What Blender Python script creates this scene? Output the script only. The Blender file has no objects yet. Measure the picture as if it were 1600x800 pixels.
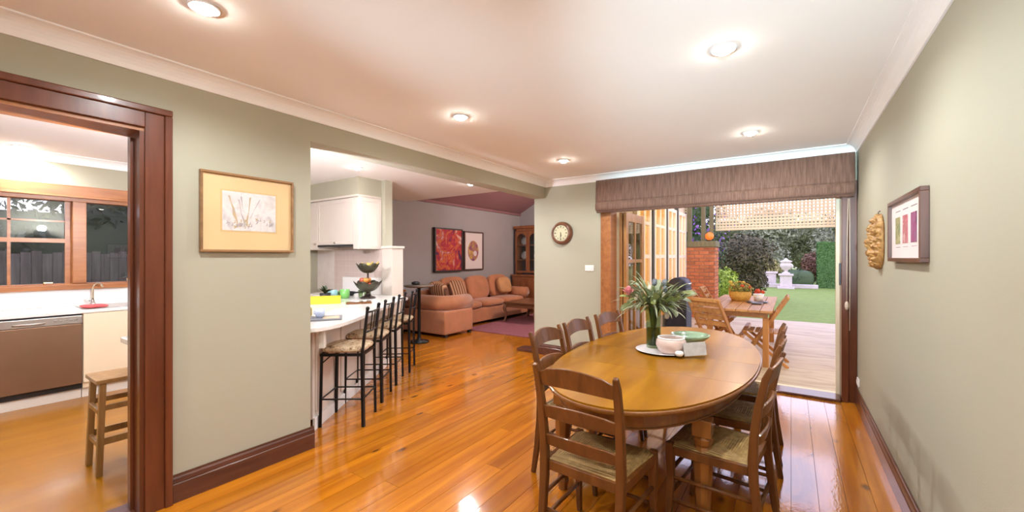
import bpy, math, random
from mathutils import Vector, Matrix, noise
random.seed(7)
scene = bpy.context.scene
col = scene.collection

# ------------------------------------------------------------------ camera
cam_data = bpy.data.cameras.new('camera')
cam = bpy.data.objects.new('camera', cam_data)
col.objects.link(cam)
cam_data.sensor_fit = 'HORIZONTAL'
cam_data.sensor_width = 36.0
cam_data.lens = 36.0 * 640.0 / 1600.0
cam_data.shift_y = 2.0 / 1600.0
cam_data.clip_start = 0.05
cam_data.clip_end = 200
YAW = math.atan(436.0 / 640.0)
cam.location = (0, 0, 1.44)
cam.rotation_euler = (math.radians(90), 0, YAW)
scene.camera = cam

# ------------------------------------------------------------------ exposure
vs = scene.view_settings
vs.view_transform = 'Standard'
vs.look = 'None'
vs.gamma = 1.0
vs.use_curve_mapping = False
vs.exposure = 0.88

# ------------------------------------------------------------------ sky (soft lavender dusk)
world = bpy.data.worlds.new('sky')
scene.world = world
world.use_nodes = True
wn = world.node_tree
wn.nodes.clear()
w_out = wn.nodes.new('ShaderNodeOutputWorld')
w_bg = wn.nodes.new('ShaderNodeBackground')
w_tc = wn.nodes.new('ShaderNodeTexCoord')
w_sep = wn.nodes.new('ShaderNodeSeparateXYZ')
w_ramp = wn.nodes.new('ShaderNodeValToRGB')
w_ramp.color_ramp.elements[0].position = 0.0
w_ramp.color_ramp.elements[0].color = (0.80, 0.74, 0.86, 1)
w_ramp.color_ramp.elements[1].position = 0.8
w_ramp.color_ramp.elements[1].color = (0.50, 0.52, 0.86, 1)
wn.links.new(w_tc.outputs['Generated'], w_sep.inputs[0])
wn.links.new(w_sep.outputs['Z'], w_ramp.inputs[0])
wn.links.new(w_ramp.outputs[0], w_bg.inputs[0])
w_bg.inputs[1].default_value = 2.0
wn.links.new(w_bg.outputs[0], w_out.inputs[0])

DOWNLIGHT_W = 47.0
WARM = (0.89, 0.95, 1.0)

# ------------------------------------------------------------------ room measures
XL, XR, YB, YR = -3.0, 0.54, 5.28, -2.6
CEIL, CORN = 2.56, 2.47
R = math.radians

# ------------------------------------------------------------------ mesh helpers
class MB:
    def __init__(self):
        self.v = []
        self.f = []
    def add(self, vs_, fs_):
        o = len(self.v)
        self.v += [tuple(p) for p in vs_]
        self.f += [tuple(i + o for i in f) for f in fs_]
        return self
    def box(self, x0, x1, y0, y1, z0, z1):
        return self.add([(x0,y0,z0),(x1,y0,z0),(x1,y1,z0),(x0,y1,z0),(x0,y0,z1),(x1,y0,z1),(x1,y1,z1),(x0,y1,z1)],
            [(0,3,2,1),(4,5,6,7),(0,1,5,4),(1,2,6,5),(2,3,7,6),(3,0,4,7)])
    def beam(self, p, q, w, d, up=(0,0,1), w2=None, d2=None):
        p, q = Vector(p), Vector(q)
        t = (q - p).normalized()
        u = Vector(up)
        s = t.cross(u)
        if s.length < 1e-4:
            s = t.cross(Vector((0,1,0)))
        s.normalize()
        n = s.cross(t).normalized()
        w2 = w if w2 is None else w2
        d2 = d if d2 is None else d2
        vs_ = []
        for c, a, b in ((p, w, d), (q, w2, d2)):
            for sx, sy in ((-1,-1),(1,-1),(1,1),(-1,1)):
                vs_.append(c + s * (sx * a / 2) + n * (sy * b / 2))
        return self.add(vs_, [(0,3,2,1),(4,5,6,7),(0,1,5,4),(1,2,6,5),(2,3,7,6),(3,0,4,7)])
    def tube(self, pts, rad, n=8, cap=True, flat=None, start=0.0):
        pts = [Vector(p) for p in pts]
        m = len(pts)
        if not hasattr(rad, '__len__'):
            rad = [rad] * m
        vs_, fs_ = [], []
        ref = None
        for i, p in enumerate(pts):
            t = (pts[min(i+1, m-1)] - pts[max(i-1, 0)]).normalized()
            if ref is None:
                ref = Vector((0,0,1)) if abs(t.z) < 0.9 else Vector((0,1,0))
            s = t.cross(ref)
            if s.length < 1e-5:
                s = t.cross(Vector((1,0,0)))
            s.normalize()
            b = s.cross(t).normalized()
            ref = b
            for k in range(n):
                a = start + 2 * math.pi * k / n
                fb = 1.0 if flat is None else flat
                vs_.append(p + s * (math.cos(a) * rad[i]) + b * (math.sin(a) * rad[i] * fb))
        for i in range(m - 1):
            for k in range(n):
                fs_.append((i*n+k, i*n+(k+1)%n, (i+1)*n+(k+1)%n, (i+1)*n+k))
        if cap:
            fs_.append(tuple(range(n-1, -1, -1)))
            fs_.append(tuple((m-1)*n + k for k in range(n)))
        return self.add(vs_, fs_)
    def lathe(self, prof, n=24, c=(0,0,0), sx=1.0, sy=1.0):
        vs_, fs_ = [], []
        m = len(prof)
        for r, z in prof:
            for k in range(n):
                a = 2 * math.pi * k / n
                vs_.append((c[0] + r*sx*math.cos(a), c[1] + r*sy*math.sin(a), c[2] + z))
        for i in range(m - 1):
            for k in range(n):
                fs_.append((i*n+k, i*n+(k+1)%n, (i+1)*n+(k+1)%n, (i+1)*n+k))
        if prof[0][0] > 1e-6:
            fs_.append(tuple(range(n-1, -1, -1)))
        if prof[-1][0] > 1e-6:
            fs_.append(tuple((m-1)*n + k for k in range(n)))
        return self.add(vs_, fs_)
    def prism(self, poly, z0, z1):
        n = len(poly)
        vs_ = [(x, y, z0) for x, y in poly] + [(x, y, z1) for x, y in poly]
        fs_ = [tuple(range(n-1, -1, -1)), tuple(range(n, 2*n))]
        fs_ += [(i, (i+1)%n, n+(i+1)%n, n+i) for i in range(n)]
        return self.add(vs_, fs_)
    def extrude(self, poly3, vec):
        n = len(poly3)
        v = Vector(vec)
        vs_ = [Vector(p) for p in poly3]
        vs_ = vs_ + [p + v for p in vs_]
        fs_ = [tuple(range(n-1, -1, -1)), tuple(range(n, 2*n))]
        fs_ += [(i, (i+1)%n, n+(i+1)%n, n+i) for i in range(n)]
        return self.add(vs_, fs_)
    def ball(self, c, rx, ry=None, rz=None, n=14, m=9, disp=0.0, fr=3.0):
        ry = rx if ry is None else ry
        rz = rx if rz is None else rz
        vs_, fs_ = [], []
        for i in range(m + 1):
            th = math.pi * i / m
            for k in range(n):
                a = 2 * math.pi * k / n
                p = Vector((math.sin(th)*math.cos(a), math.sin(th)*math.sin(a), -math.cos(th)))
                q = 1.0 + (noise.noise(p * fr + Vector(c) * 3) * disp if disp else 0)
                vs_.append((c[0] + p.x*rx*q, c[1] + p.y*ry*q, c[2] + p.z*rz*q))
        for i in range(m):
            for k in range(n):
                fs_.append((i*n+k, i*n+(k+1)%n, (i+1)*n+(k+1)%n, (i+1)*n+k))
        return self.add(vs_, fs_)
    def pad(self, x0, x1, y0, y1, z0, z1, r=0.04, puff=0.0, nx=8, ny=8):
        """A rounded, puffed cushion block."""
        cx, cy, cz = (x0+x1)/2, (y0+y1)/2, (z0+z1)/2
        hx, hy, hz = (x1-x0)/2, (y1-y0)/2, (z1-z0)/2
        N = 10
        e = 4.5
        vs_, fs_ = [], []
        n, m = 28, 14
        def sp(c, p):
            return math.copysign(abs(c) ** p, c)
        for i in range(m + 1):
            th = math.pi * i / m - math.pi / 2
            for k in range(n):
                a = 2 * math.pi * k / n
                X = sp(math.cos(th), 2/e*1.2) * sp(math.cos(a), 2/e)
                Y_ = sp(math.cos(th), 2/e*1.2) * sp(math.sin(a), 2/e)
                Z = sp(math.sin(th), 2/e*1.6)
                q = 1 + puff * (1 - X*X) * (1 - Y_*Y_)
                vs_.append((cx + X*hx, cy + Y_*hy, cz + Z*hz*q))
        for i in range(m):
            for k in range(n):
                fs_.append((i*n+k, i*n+(k+1)%n, (i+1)*n+(k+1)%n, (i+1)*n+k))
        return self.add(vs_, fs_)
    def xform(self, M):
        self.v = [tuple(M @ Vector(p)) for p in self.v]
        return self
    def mesh(self, name, mat, smooth=False):
        me = bpy.data.meshes.new(name)
        me.from_pydata(self.v, [], self.f)
        me.update()
        if mat is not None:
            me.materials.append(mat)
        if smooth:
            me.polygons.foreach_set('use_smooth', [True] * len(me.polygons))
        return me
    def build(self, name, mat, parent=None, smooth=False, bevel=0.0, loc=None):
        me = self.mesh(name, mat, smooth)
        o = bpy.data.objects.new(name, me)
        col.objects.link(o)
        if parent is not None:
            o.parent = parent
        if loc is not None:
            o.location = loc
        if bevel:
            b = o.modifiers.new('bevel', 'BEVEL')
            b.width = bevel
            b.segments = 2
            b.limit_method = 'ANGLE'
            b.angle_limit = R(40)
        return o

def B(x0, x1, y0, y1, z0, z1):
    return MB().box(x0, x1, y0, y1, z0, z1)

def link_mesh(name, me, parent=None, loc=(0,0,0), rot=(0,0,0), sc=(1,1,1)):
    o = bpy.data.objects.new(name, me)
    col.objects.link(o)
    if parent is not None:
        o.parent = parent
    o.location = loc
    o.rotation_euler = rot
    o.scale = sc
    return o

def tag(o, label, cat, group=None):
    o['label'] = label
    o['category'] = cat
    if group:
        o['group'] = group
    return o

def thing(name, label, cat, loc=(0,0,0), rz=0.0, group=None):
    o = bpy.data.objects.new(name, None)
    col.objects.link(o)
    o.empty_display_size = 0.1
    o.location = loc
    o.rotation_euler = (0, 0, rz)
    return tag(o, label, cat, group)

def struct(o, label=None, cat=None):
    o['kind'] = 'structure'
    if label:
        o['label'] = label
    if cat:
        o['category'] = cat
    return o

def dup(root, loc, rz, label=None, group=None):
    r = root.copy()
    col.objects.link(r)
    r.location = loc
    r.rotation_euler = (0, 0, rz)
    if label:
        r['label'] = label
    if group:
        r['group'] = group
    for ch in list(root.children):
        c = ch.copy()
        col.objects.link(c)
        c.parent = r
        for g in list(ch.children):
            d = g.copy()
            col.objects.link(d)
            d.parent = c
    return r

# ------------------------------------------------------------------ materials
def new_mat(name):
    m = bpy.data.materials.new(name)
    m.use_nodes = True
    nt = m.node_tree
    nt.nodes.clear()
    out = nt.nodes.new('ShaderNodeOutputMaterial')
    bs = nt.nodes.new('ShaderNodeBsdfPrincipled')
    nt.links.new(bs.outputs[0], out.inputs[0])
    return m, nt, bs, out

def rgba(c):
    return (c[0], c[1], c[2], 1.0)

def plain(name, c, rough=0.5, metal=0.0, var=0.06, scale=6.0, bump=0.0, bscale=60.0, coat=0.0, emit=None, es=0.0, sheen=0.0):
    m, nt, bs, out = new_mat(name)
    L = nt.links.new
    tc = nt.nodes.new('ShaderNodeTexCoord')
    nz = nt.nodes.new('ShaderNodeTexNoise')
    nz.inputs['Scale'].default_value = scale
    nz.inputs['Detail'].default_value = 4
    L(tc.outputs['Object'], nz.inputs['Vector'])
    rp = nt.nodes.new('ShaderNodeValToRGB')
    rp.color_ramp.elements[0].position = 0.3
    rp.color_ramp.elements[1].position = 0.7
    rp.color_ramp.elements[0].color = rgba([x * (1 - var) for x in c])
    rp.color_ramp.elements[1].color = rgba([min(1, x * (1 + var)) for x in c])
    L(nz.outputs['Fac'], rp.inputs[0])
    L(rp.outputs[0], bs.inputs['Base Color'])
    bs.inputs['Roughness'].default_value = rough
    bs.inputs['Metallic'].default_value = metal
    bs.inputs['Coat Weight'].default_value = coat
    bs.inputs['Coat Roughness'].default_value = 0.1
    bs.inputs['Sheen Weight'].default_value = sheen
    if emit:
        bs.inputs['Emission Color'].default_value = rgba(emit)
        bs.inputs['Emission Strength'].default_value = es
    if bump:
        n2 = nt.nodes.new('ShaderNodeTexNoise')
        n2.inputs['Scale'].default_value = bscale
        n2.inputs['Detail'].default_value = 3
        L(tc.outputs['Object'], n2.inputs['Vector'])
        bp = nt.nodes.new('ShaderNodeBump')
        bp.inputs['Strength'].default_value = bump
        bp.inputs['Distance'].default_value = 0.01
        L(n2.outputs['Fac'], bp.inputs['Height'])
        L(bp.outputs[0], bs.inputs['Normal'])
    return m

def wood(name, c0, c1, rough=0.35, axis=2, scale=5.0, stretch=0.09, coat=0.0, rnd=0.35, knots=0.0, world_space=False, bump=0.0, crough=0.08, cior=1.5, spec=0.4):
    m, nt, bs, out = new_mat(name)
    L = nt.links.new
    if world_space:
        g = nt.nodes.new('ShaderNodeNewGeometry')
        vec = g.outputs['Position']
    else:
        tc = nt.nodes.new('ShaderNodeTexCoord')
        vec = tc.outputs['Object']
    oi = nt.nodes.new('ShaderNodeObjectInfo')
    mul = nt.nodes.new('ShaderNodeMath')
    mul.operation = 'MULTIPLY'
    mul.inputs[1].default_value = 37.0
    L(oi.outputs['Random'], mul.inputs[0])
    cmb = nt.nodes.new('ShaderNodeCombineXYZ')
    L(mul.outputs[0], cmb.inputs[0]); L(mul.outputs[0], cmb.inputs[1]); L(mul.outputs[0], cmb.inputs[2])
    add = nt.nodes.new('ShaderNodeVectorMath')
    L(vec, add.inputs[0]); L(cmb.outputs[0], add.inputs[1])
    mp = nt.nodes.new('ShaderNodeMapping')
    s = [1.0, 1.0, 1.0]
    s[axis] = stretch
    mp.inputs['Scale'].default_value = s
    L(add.outputs[0], mp.inputs['Vector'])
    nz = nt.nodes.new('ShaderNodeTexNoise')
    nz.inputs['Scale'].default_value = scale * 4
    nz.inputs['Detail'].default_value = 5
    nz.inputs['Distortion'].default_value = 0.6
    L(mp.outputs[0], nz.inputs['Vector'])
    rp = nt.nodes.new('ShaderNodeValToRGB')
    rp.color_ramp.elements[0].position = 0.32
    rp.color_ramp.elements[1].position = 0.68
    rp.color_ramp.elements[0].color = rgba(c0)
    rp.color_ramp.elements[1].color = rgba(c1)
    L(nz.outputs['Fac'], rp.inputs[0])
    hsv = nt.nodes.new('ShaderNodeHueSaturation')
    mr = nt.nodes.new('ShaderNodeMapRange')
    mr.inputs['To Min'].default_value = 1 - rnd / 2
    mr.inputs['To Max'].default_value = 1 + rnd / 2
    L(oi.outputs['Random'], mr.inputs['Value'])
    L(mr.outputs[0], hsv.inputs['Value'])
    L(rp.outputs[0], hsv.inputs['Color'])
    colr = hsv.outputs[0]
    if knots:
        mp2 = nt.nodes.new('ShaderNodeMapping')
        s2 = [1.0, 1.0, 1.0]
        s2[axis] = 0.55
        mp2.inputs['Scale'].default_value = s2
        L(add.outputs[0], mp2.inputs['Vector'])
        vo = nt.nodes.new('ShaderNodeTexVoronoi')
        vo.inputs['Scale'].default_value = 4.6
        vo.inputs['Randomness'].default_value = 1.0
        L(mp2.outputs[0], vo.inputs['Vector'])
        r2 = nt.nodes.new('ShaderNodeValToRGB')
        r2.color_ramp.elements[0].position = 0.05
        r2.color_ramp.elements[0].color = (1, 1, 1, 1)
        r2.color_ramp.elements[1].position = 0.155
        r2.color_ramp.elements[1].color = (0, 0, 0, 1)
        L(vo.outputs['Distance'], r2.inputs[0])
        mk = nt.nodes.new('ShaderNodeMath')
        mk.operation = 'MULTIPLY'
        mk.inputs[1].default_value = knots
        L(r2.outputs[0], mk.inputs[0])
        mx = nt.nodes.new('ShaderNodeMixRGB')
        mx.inputs['Color2'].default_value = (c0[0]*0.28, c0[1]*0.2, c0[2]*0.2, 1)
        L(mk.outputs[0], mx.inputs['Fac'])
        L(colr, mx.inputs['Color1'])
        colr = mx.outputs[0]
    L(colr, bs.inputs['Base Color'])
    bs.inputs['Roughness'].default_value = rough
    bs.inputs['Coat Weight'].default_value = coat
    bs.inputs['Coat Roughness'].default_value = crough
    bs.inputs['Coat IOR'].default_value = cior
    bs.inputs['Specular IOR Level'].default_value = spec
    if bump:
        n2 = nt.nodes.new('ShaderNodeTexNoise')
        n2.inputs['Scale'].default_value = 70
        n2.inputs['Detail'].default_value = 3
        mp3 = nt.nodes.new('ShaderNodeMapping')
        s3 = [1.0, 1.0, 1.0]
        s3[axis] = 0.35
        mp3.inputs['Scale'].default_value = s3
        L(add.outputs[0], mp3.inputs['Vector'])
        L(mp3.outputs[0], n2.inputs['Vector'])
        bp = nt.nodes.new('ShaderNodeBump')
        bp.inputs['Strength'].default_value = bump
        bp.inputs['Distance'].default_value = 0.004
        L(n2.outputs['Fac'], bp.inputs['Height'])
        L(bp.outputs[0], bs.inputs['Normal'])
        L(bp.outputs[0], bs.inputs['Coat Normal'])
    return m

def glass(name, tint=(0.92, 0.95, 0.93), rough=0.0, ior=1.45):
    m = bpy.data.materials.new(name)
    m.use_nodes = True
    nt = m.node_tree
    nt.nodes.clear()
    out = nt.nodes.new('ShaderNodeOutputMaterial')
    mix = nt.nodes.new('ShaderNodeMixShader')
    tr = nt.nodes.new('ShaderNodeBsdfTransparent')
    gl = nt.nodes.new('ShaderNodeBsdfGlossy')
    fr = nt.nodes.new('ShaderNodeFresnel')
    geo = nt.nodes.new('ShaderNodeNewGeometry')
    im = nt.nodes.new('ShaderNodeMapRange')
    im.inputs['To Min'].default_value = ior
    im.inputs['To Max'].default_value = 1.0 / ior
    nt.links.new(geo.outputs['Backfacing'], im.inputs['Value'])
    nt.links.new(im.outputs[0], fr.inputs['IOR'])
    tr.inputs[0].default_value = rgba(tint)
    gl.inputs['Roughness'].default_value = rough
    L = nt.links.new
    L(fr.outputs[0], mix.inputs[0]); L(tr.outputs[0], mix.inputs[1]); L(gl.outputs[0], mix.inputs[2])
    L(mix.outputs[0], out.inputs[0])
    return m

def ramp_mat(name, stops, scale=3.0, rough=0.7, detail=4, distortion=1.0, vec='Object', mapping=None, kind='NOISE', bump=0.0):
    m, nt, bs, out = new_mat(name)
    L = nt.links.new
    tc = nt.nodes.new('ShaderNodeTexCoord')
    src = tc.outputs[vec]
    if mapping:
        mp = nt.nodes.new('ShaderNodeMapping')
        mp.inputs['Scale'].default_value = mapping
        L(src, mp.inputs['Vector'])
        src = mp.outputs[0]
    if kind == 'NOISE':
        nz = nt.nodes.new('ShaderNodeTexNoise')
        nz.inputs['Scale'].default_value = scale
        nz.inputs['Detail'].default_value = detail
        nz.inputs['Distortion'].default_value = distortion
        fac = nz.outputs['Fac']
    else:
        nz = nt.nodes.new('ShaderNodeTexVoronoi')
        nz.inputs['Scale'].default_value = scale
        fac = nz.outputs['Distance']
    L(src, nz.inputs['Vector'])
    rp = nt.nodes.new('ShaderNodeValToRGB')
    cr = rp.color_ramp
    while len(cr.elements) < len(stops):
        cr.elements.new(0.5)
    for e, (p, c) in zip(cr.elements, stops):
        e.position = p
        e.color = rgba(c)
    L(fac, rp.inputs[0])
    L(rp.outputs[0], bs.inputs['Base Color'])
    bs.inputs['Roughness'].default_value = rough
    if bump:
        bp = nt.nodes.new('ShaderNodeBump')
        bp.inputs['Strength'].default_value = bump
        bp.inputs['Distance'].default_value = 0.01
        L(fac, bp.inputs['Height'])
        L(bp.outputs[0], bs.inputs['Normal'])
    return m

def leaf_mat(name, c0, c1, rough=0.55):
    m, nt, bs, out = new_mat(name)
    L = nt.links.new
    g = nt.nodes.new('ShaderNodeNewGeometry')
    rp = nt.nodes.new('ShaderNodeValToRGB')
    rp.color_ramp.elements[0].color = rgba(c0)
    rp.color_ramp.elements[1].color = rgba(c1)
    L(g.outputs['Random Per Island'], rp.inputs[0])
    L(rp.outputs[0], bs.inputs['Base Color'])
    bs.inputs['Roughness'].default_value = rough
    return m

M = {}
M['wall'] = plain('sage_wall_paint', (0.41, 0.385, 0.288), 0.75, var=0.015, scale=2, bump=0.05, bscale=160)
M['wall_mauve'] = plain('mauve_grey_wall_paint', (0.33, 0.30, 0.30), 0.8, var=0.02, scale=2, bump=0.05, bscale=160)
M['ceil'] = plain('ceiling_white', (0.90, 0.87, 0.85), 0.85, var=0.01, scale=1.5)
M['plum'] = plain('plum_ceiling_paint', (0.26, 0.12, 0.125), 0.8, var=0.03, scale=2)
M['trim'] = wood('dark_cedar_trim', (0.075, 0.024, 0.014), (0.12, 0.040, 0.022), 0.3, axis=1, rnd=0.1, coat=0.3)
M['trim_z'] = wood('cedar_casing', (0.10, 0.024, 0.008), (0.15, 0.039, 0.014), 0.32, axis=2, rnd=0.1, coat=0.3)
M['win_wood'] = wood('honey_cedar_window', (0.30, 0.105, 0.03), (0.42, 0.16, 0.05), 0.35, axis=1, rnd=0.15, coat=0.2)
M['floor'] = wood('cypress_floorboard', (0.37, 0.102, 0.004), (0.58, 0.195, 0.008), 0.26, axis=1, scale=3.2, stretch=0.07, coat=1.0, rnd=0.30, knots=0.85, world_space=True, bump=0.12, crough=0.085, cior=1.95, spec=0.05)
M['floor_gap'] = plain('floor_underlay', (0.10, 0.035, 0.008), 0.6)
M['kfloor'] = wood('golden_kitchen_floor', (0.29, 0.105, 0.002), (0.35, 0.14, 0.003), 0.3, axis=1, scale=1.5, coat=0.35, rnd=0.1, world_space=True, crough=0.12, spec=0.15)
M['chair'] = wood('chair_oak', (0.105, 0.034, 0.007), (0.175, 0.060, 0.013), 0.4, axis=2, rnd=0.2, coat=0.12, spec=0.3)
M['table'] = wood('table_honey_timber', (0.225, 0.084, 0.003), (0.33, 0.138, 0.006), 0.32, axis=1, scale=2.2, coat=0.16, rnd=0.16, crough=0.16, spec=0.1)
M['table_leg'] = wood('table_leg_timber', (0.19, 0.062, 0.012), (0.27, 0.10, 0.02), 0.3, axis=2, rnd=0.1, coat=0.5)
M['black_metal'] = plain('black_iron', (0.016, 0.014, 0.014), 0.4, metal=0.6)
M['white_cab'] = plain('cream_cabinet_paint', (0.67, 0.595, 0.525), 0.4, var=0.01)
M['pink_cab'] = plain('pale_panel_paint', (0.72, 0.62, 0.55), 0.45, var=0.02)
M['cream_door'] = plain('cream_cupboard', (0.76, 0.62, 0.44), 0.4, var=0.01)
M['counter'] = plain('pale_stone_worktop', (0.80, 0.76, 0.72), 0.22, var=0.05, scale=40, coat=0.4)
M['tile'] = plain('pink_white_tile', (0.66, 0.53, 0.48), 0.2, var=0.03, coat=0.5)
M['grout'] = plain('grout', (0.70, 0.62, 0.57), 0.8)
M['white'] = plain('white_gloss', (0.85, 0.82, 0.80), 0.35, var=0.01)
M['steel'] = plain('brushed_steel', (0.50, 0.46, 0.42), 0.32, metal=0.9, var=0.04)
M['chrome'] = plain('chrome', (0.8, 0.8, 0.8), 0.12, metal=1.0, var=0.0)
M['glass'] = glass('window_glass')
M['vase_glass'] = glass('vase_glass', (0.72, 0.80, 0.66), 0.02)
M['black'] = plain('black_plastic', (0.012, 0.012, 0.014), 0.4)
# ================================================================== STRUCTURE
floor = struct(MB().box(-6.8, 0.74, -2.8, 5.42, -0.14, -0.012).box(-6.8, -2.25, 5.42, 9.9, -0.14, -0.012).build('floor', M['floor_gap']))
plank_cache = {}
def plank(x0, x1, y0, y1):
    w, l = round(x1 - x0 - 0.0022, 4), round(y1 - y0 - 0.0022, 3)
    key = (w, l)
    if key not in plank_cache:
        plank_cache[key] = B(-w/2, w/2, -l/2, l/2, -0.012, 0).mesh('plank', M['floor'])
    o = bpy.data.objects.new('plank', plank_cache[key])
    col.objects.link(o)
    o.parent = floor
    o.location = ((x0+x1)/2, (y0+y1)/2, 0)
PW = 0.135
prnd = random.Random(3)
i = 0
x = XR
while x > -6.4:
    x0 = x - PW
    if x0 > -3.2:
        ya, yb = -2.6, 5.28
    else:
        ya = max(1.62, (-1.66 - 0.82 * (x0 + PW/2)) / 0.57 - 0.2) if x0 > -4.86 else 3.98
        yb = 7.2
    y = ya
    while y < yb - 0.05:
        l = prnd.choice((1.8, 2.4, 3.0, 3.6))
        if y == ya:
            l *= prnd.choice((0.4, 0.7, 1.0))
        y1 = min(yb, y + l)
        if yb - y1 < 0.5:
            y1 = yb
        plank(x0, x, y, y1)
        y = y1
    x = x0
struct(MB().prism([(-6.6,-2.6),(-3.2,-2.6),(-3.2,1.58),(-4.86,3.96),(-4.86,3.98),(-6.6,3.98)], -0.0118, 0.0).build('floor', M['kfloor']))
struct(B(-3.2, -3.02, -0.87, 0.74, -0.001, 0.004).build('trim_1', M['trim']), None)

# ---- walls of the dining room
m = MB()
m.box(-3.2, XL, -2.6, -0.90, 0, CEIL)
m.box(-3.2, XL, -0.90, 0.75, 2.18, CEIL)
m.box(-3.2, XL, 0.75, 1.70, 0, CEIL)
m.box(-3.2, XL, 1.70, 5.28, 2.315, CEIL)
struct(m.build('wall_left', M['wall']))
m = MB()
m.box(-3.19, -2.09, YB, 5.48, 0, 2.95)
m.box(-2.09, 0.54, YB, 5.48, 2.12, 2.95)
struct(m.build('wall_back', M['wall']))
struct(B(XR, 0.74, -2.6, 5.48, 0, 2.95).build('wall_right', M['wall']))
struct(B(-6.8, 0.74, -2.8, -2.6, 0, 2.95).build('wall_rear', M['wall']))
m = MB()
m.box(-6.8, 0.74, -2.8, YB, CEIL, 2.66)
m.box(-6.8, -3.19, YB, 5.62, CEIL, 2.66)
struct(m.build('ceiling', M['ceil']))

# ---- cornices
def coving(axis, base, sgn, a0, a1, name):
    """Concave plaster cornice along a wall; base = wall plane, sgn = direction into the room."""
    prof = [(0, CORN), (0.010, CORN), (0.012, CORN + 0.008)]
    for k in range(7):
        t = k / 6 * math.pi / 2
        prof.append((0.012 + 0.073 * (1 - math.cos(t)), CORN + 0.008 + 0.073 * math.sin(t)))
    prof += [(0.090, CORN + 0.082), (0.090, CEIL), (0, CEIL)]
    if axis == 'y':
        pts = [(base + sgn * p, a0, q) for p, q in prof]
        vec = (0, a1 - a0, 0)
    else:
        pts = [(a0, base + sgn * p, q) for p, q in prof]
        vec = (a1 - a0, 0, 0)
    return struct(MB().extrude(pts, vec).build(name, M['ceil']))
coving('y', XL, 1, -2.6, YB, 'trim_2')
coving('y', XR, -1, -2.6, YB, 'trim_3')
coving('x', YB, -1, XL, XR, 'trim_4')
coving('y', -6.6, 1, -2.6, 3.49, 'trim_5')

# ---- skirting boards
def skirting(axis, base, sgn, a0, a1, name, h=0.16):
    prof = [(0,0),(0.022,0),(0.022,h*0.66),(0.018,h*0.70),(0.020,h*0.74),(0.016,h*0.86),(0.010,h*0.93),(0.010,h),(0,h)]
    if axis == 'y':
        pts = [(base + sgn*p, a0, q) for p, q in prof]; vec = (0, a1-a0, 0)
    else:
        pts = [(a0, base + sgn*p, q) for p, q in prof]; vec = (a1-a0, 0, 0)
    return struct(MB().extrude(pts, vec).build(name, M['trim']))
skirting('y', XL, 1, 0.862, 1.722, 'baseboard_left')
skirting('x', 1.70, 1, -3.0, -3.0 - 0.04, 'baseboard_left')
skirting('y', XR, -1, -2.6, 5.24, 'baseboard_right')
skirting('x', YB, -1, -3.21, -2.13, 'baseboard_back')
struct(B(-3.50, -3.192, 5.262, 5.50, 0, 0.045).build('trim_6', M['trim'], bevel=0.006))
struct(B(-3.212, -3.19, 5.262, 5.50, 0.046, 0.15).build('baseboard_pier', M['trim'], bevel=0.004))

# ---- doorway to the kitchen
d1 = bpy.data.objects.new('door_1', None); col.objects.link(d1); struct(d1); d1.location = (-3.1, 0, 0)
def pd(mb, name, mat, par, bevel=0.0):
    off = par.location
    mb.v = [(a - off.x, b - off.y, c - off.z) for a, b, c in mb.v]
    return mb.build(name, mat, par, bevel=bevel)
for y0, y1 in ((0.715, 0.748), (-0.898, -0.865)):
    pd(B(-3.212, -2.99, y0, y1, 0, 2.145), 'jamb', M['trim_z'], d1)
pd(B(-3.212, -2.99, -0.898, 0.748, 2.145, 2.178), 'head_jamb', M['win_wood'], d1)
pd(B(-3.13, -3.095, 0.700, 0.714, 0, 2.12), 'door_stop', M['trim_z'], d1)
for s in (1, -1):
    e = 0.735 if s > 0 else -0.885
    a, b_ = sorted((e, e + s * 0.085))
    c = pd(B(-2.999, -2.972, a, b_, 0, 2.165 + 0.085), 'casing', M['trim_z'], d1, bevel=0.003)
    a, b_ = sorted((e + s * 0.085, e + s * 0.122))
    pd(B(-2.999, -2.960, a, b_, 0, 2.25), 'casing_bead', M['trim_z'], d1, bevel=0.006)
pd(B(-2.999, -2.972, -0.885, 0.735, 2.165, 2.25), 'head_casing', M['win_wood'] if False else M['trim_z'], d1, bevel=0.003)
pd(B(-2.999, -2.960, -1.007, 0.857, 2.25, 2.287), 'head_bead', M['trim_z'], d1, bevel=0.006)

# ---- opening to the garden
d2 = bpy.data.objects.new('door_2', None); col.objects.link(d2); struct(d2); d2.location = (-0.8, 5.38, 0)
pd(B(-2.085, -1.985, 5.25, 5.47, 0, 2.118), 'jamb', M['win_wood'], d2, bevel=0.004)
pd(B(-2.13, -2.07, 5.256, 5.279, 0, 2.118), 'casing', M['win_wood'], d2, bevel=0.004)
pd(B(0.415, 0.47, 5.22, 5.47, 0, 2.118), 'jamb', M['trim_z'], d2, bevel=0.004)
pd(B(0.47, 0.538, 5.24, 5.279, 0, 2.2), 'casing', M['trim_z'], d2, bevel=0.004)
pd(B(0.472, 0.538, 5.28, 5.47, 0, 2.118), 'jamb', M['trim_z'], d2)
pd(B(-1.985, 0.415, 5.25, 5.47, 2.06, 2.118), 'head_jamb', M['trim_z'], d2)
pd(B(0.385, 0.414, 5.40, 5.47, 0.02, 2.06), 'weather_strip', plain('cream_exterior_paint', (0.80, 0.68, 0.48), 0.5), d2)
pd(B(-1.98, 0.41, 5.18, 5.42, 0.0, 0.026), 'threshold', M['trim'], d2, bevel=0.005)
pd(B(-1.98, 0.41, 5.42, 5.50, -0.03, 0.022), 'sill', plain('cream_sill', (0.78, 0.66, 0.46), 0.5), d2)
pd(B(0.402, 0.414, 5.27, 5.30, 1.16, 1.38), 'door_latch', M['black'], d2)

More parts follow.
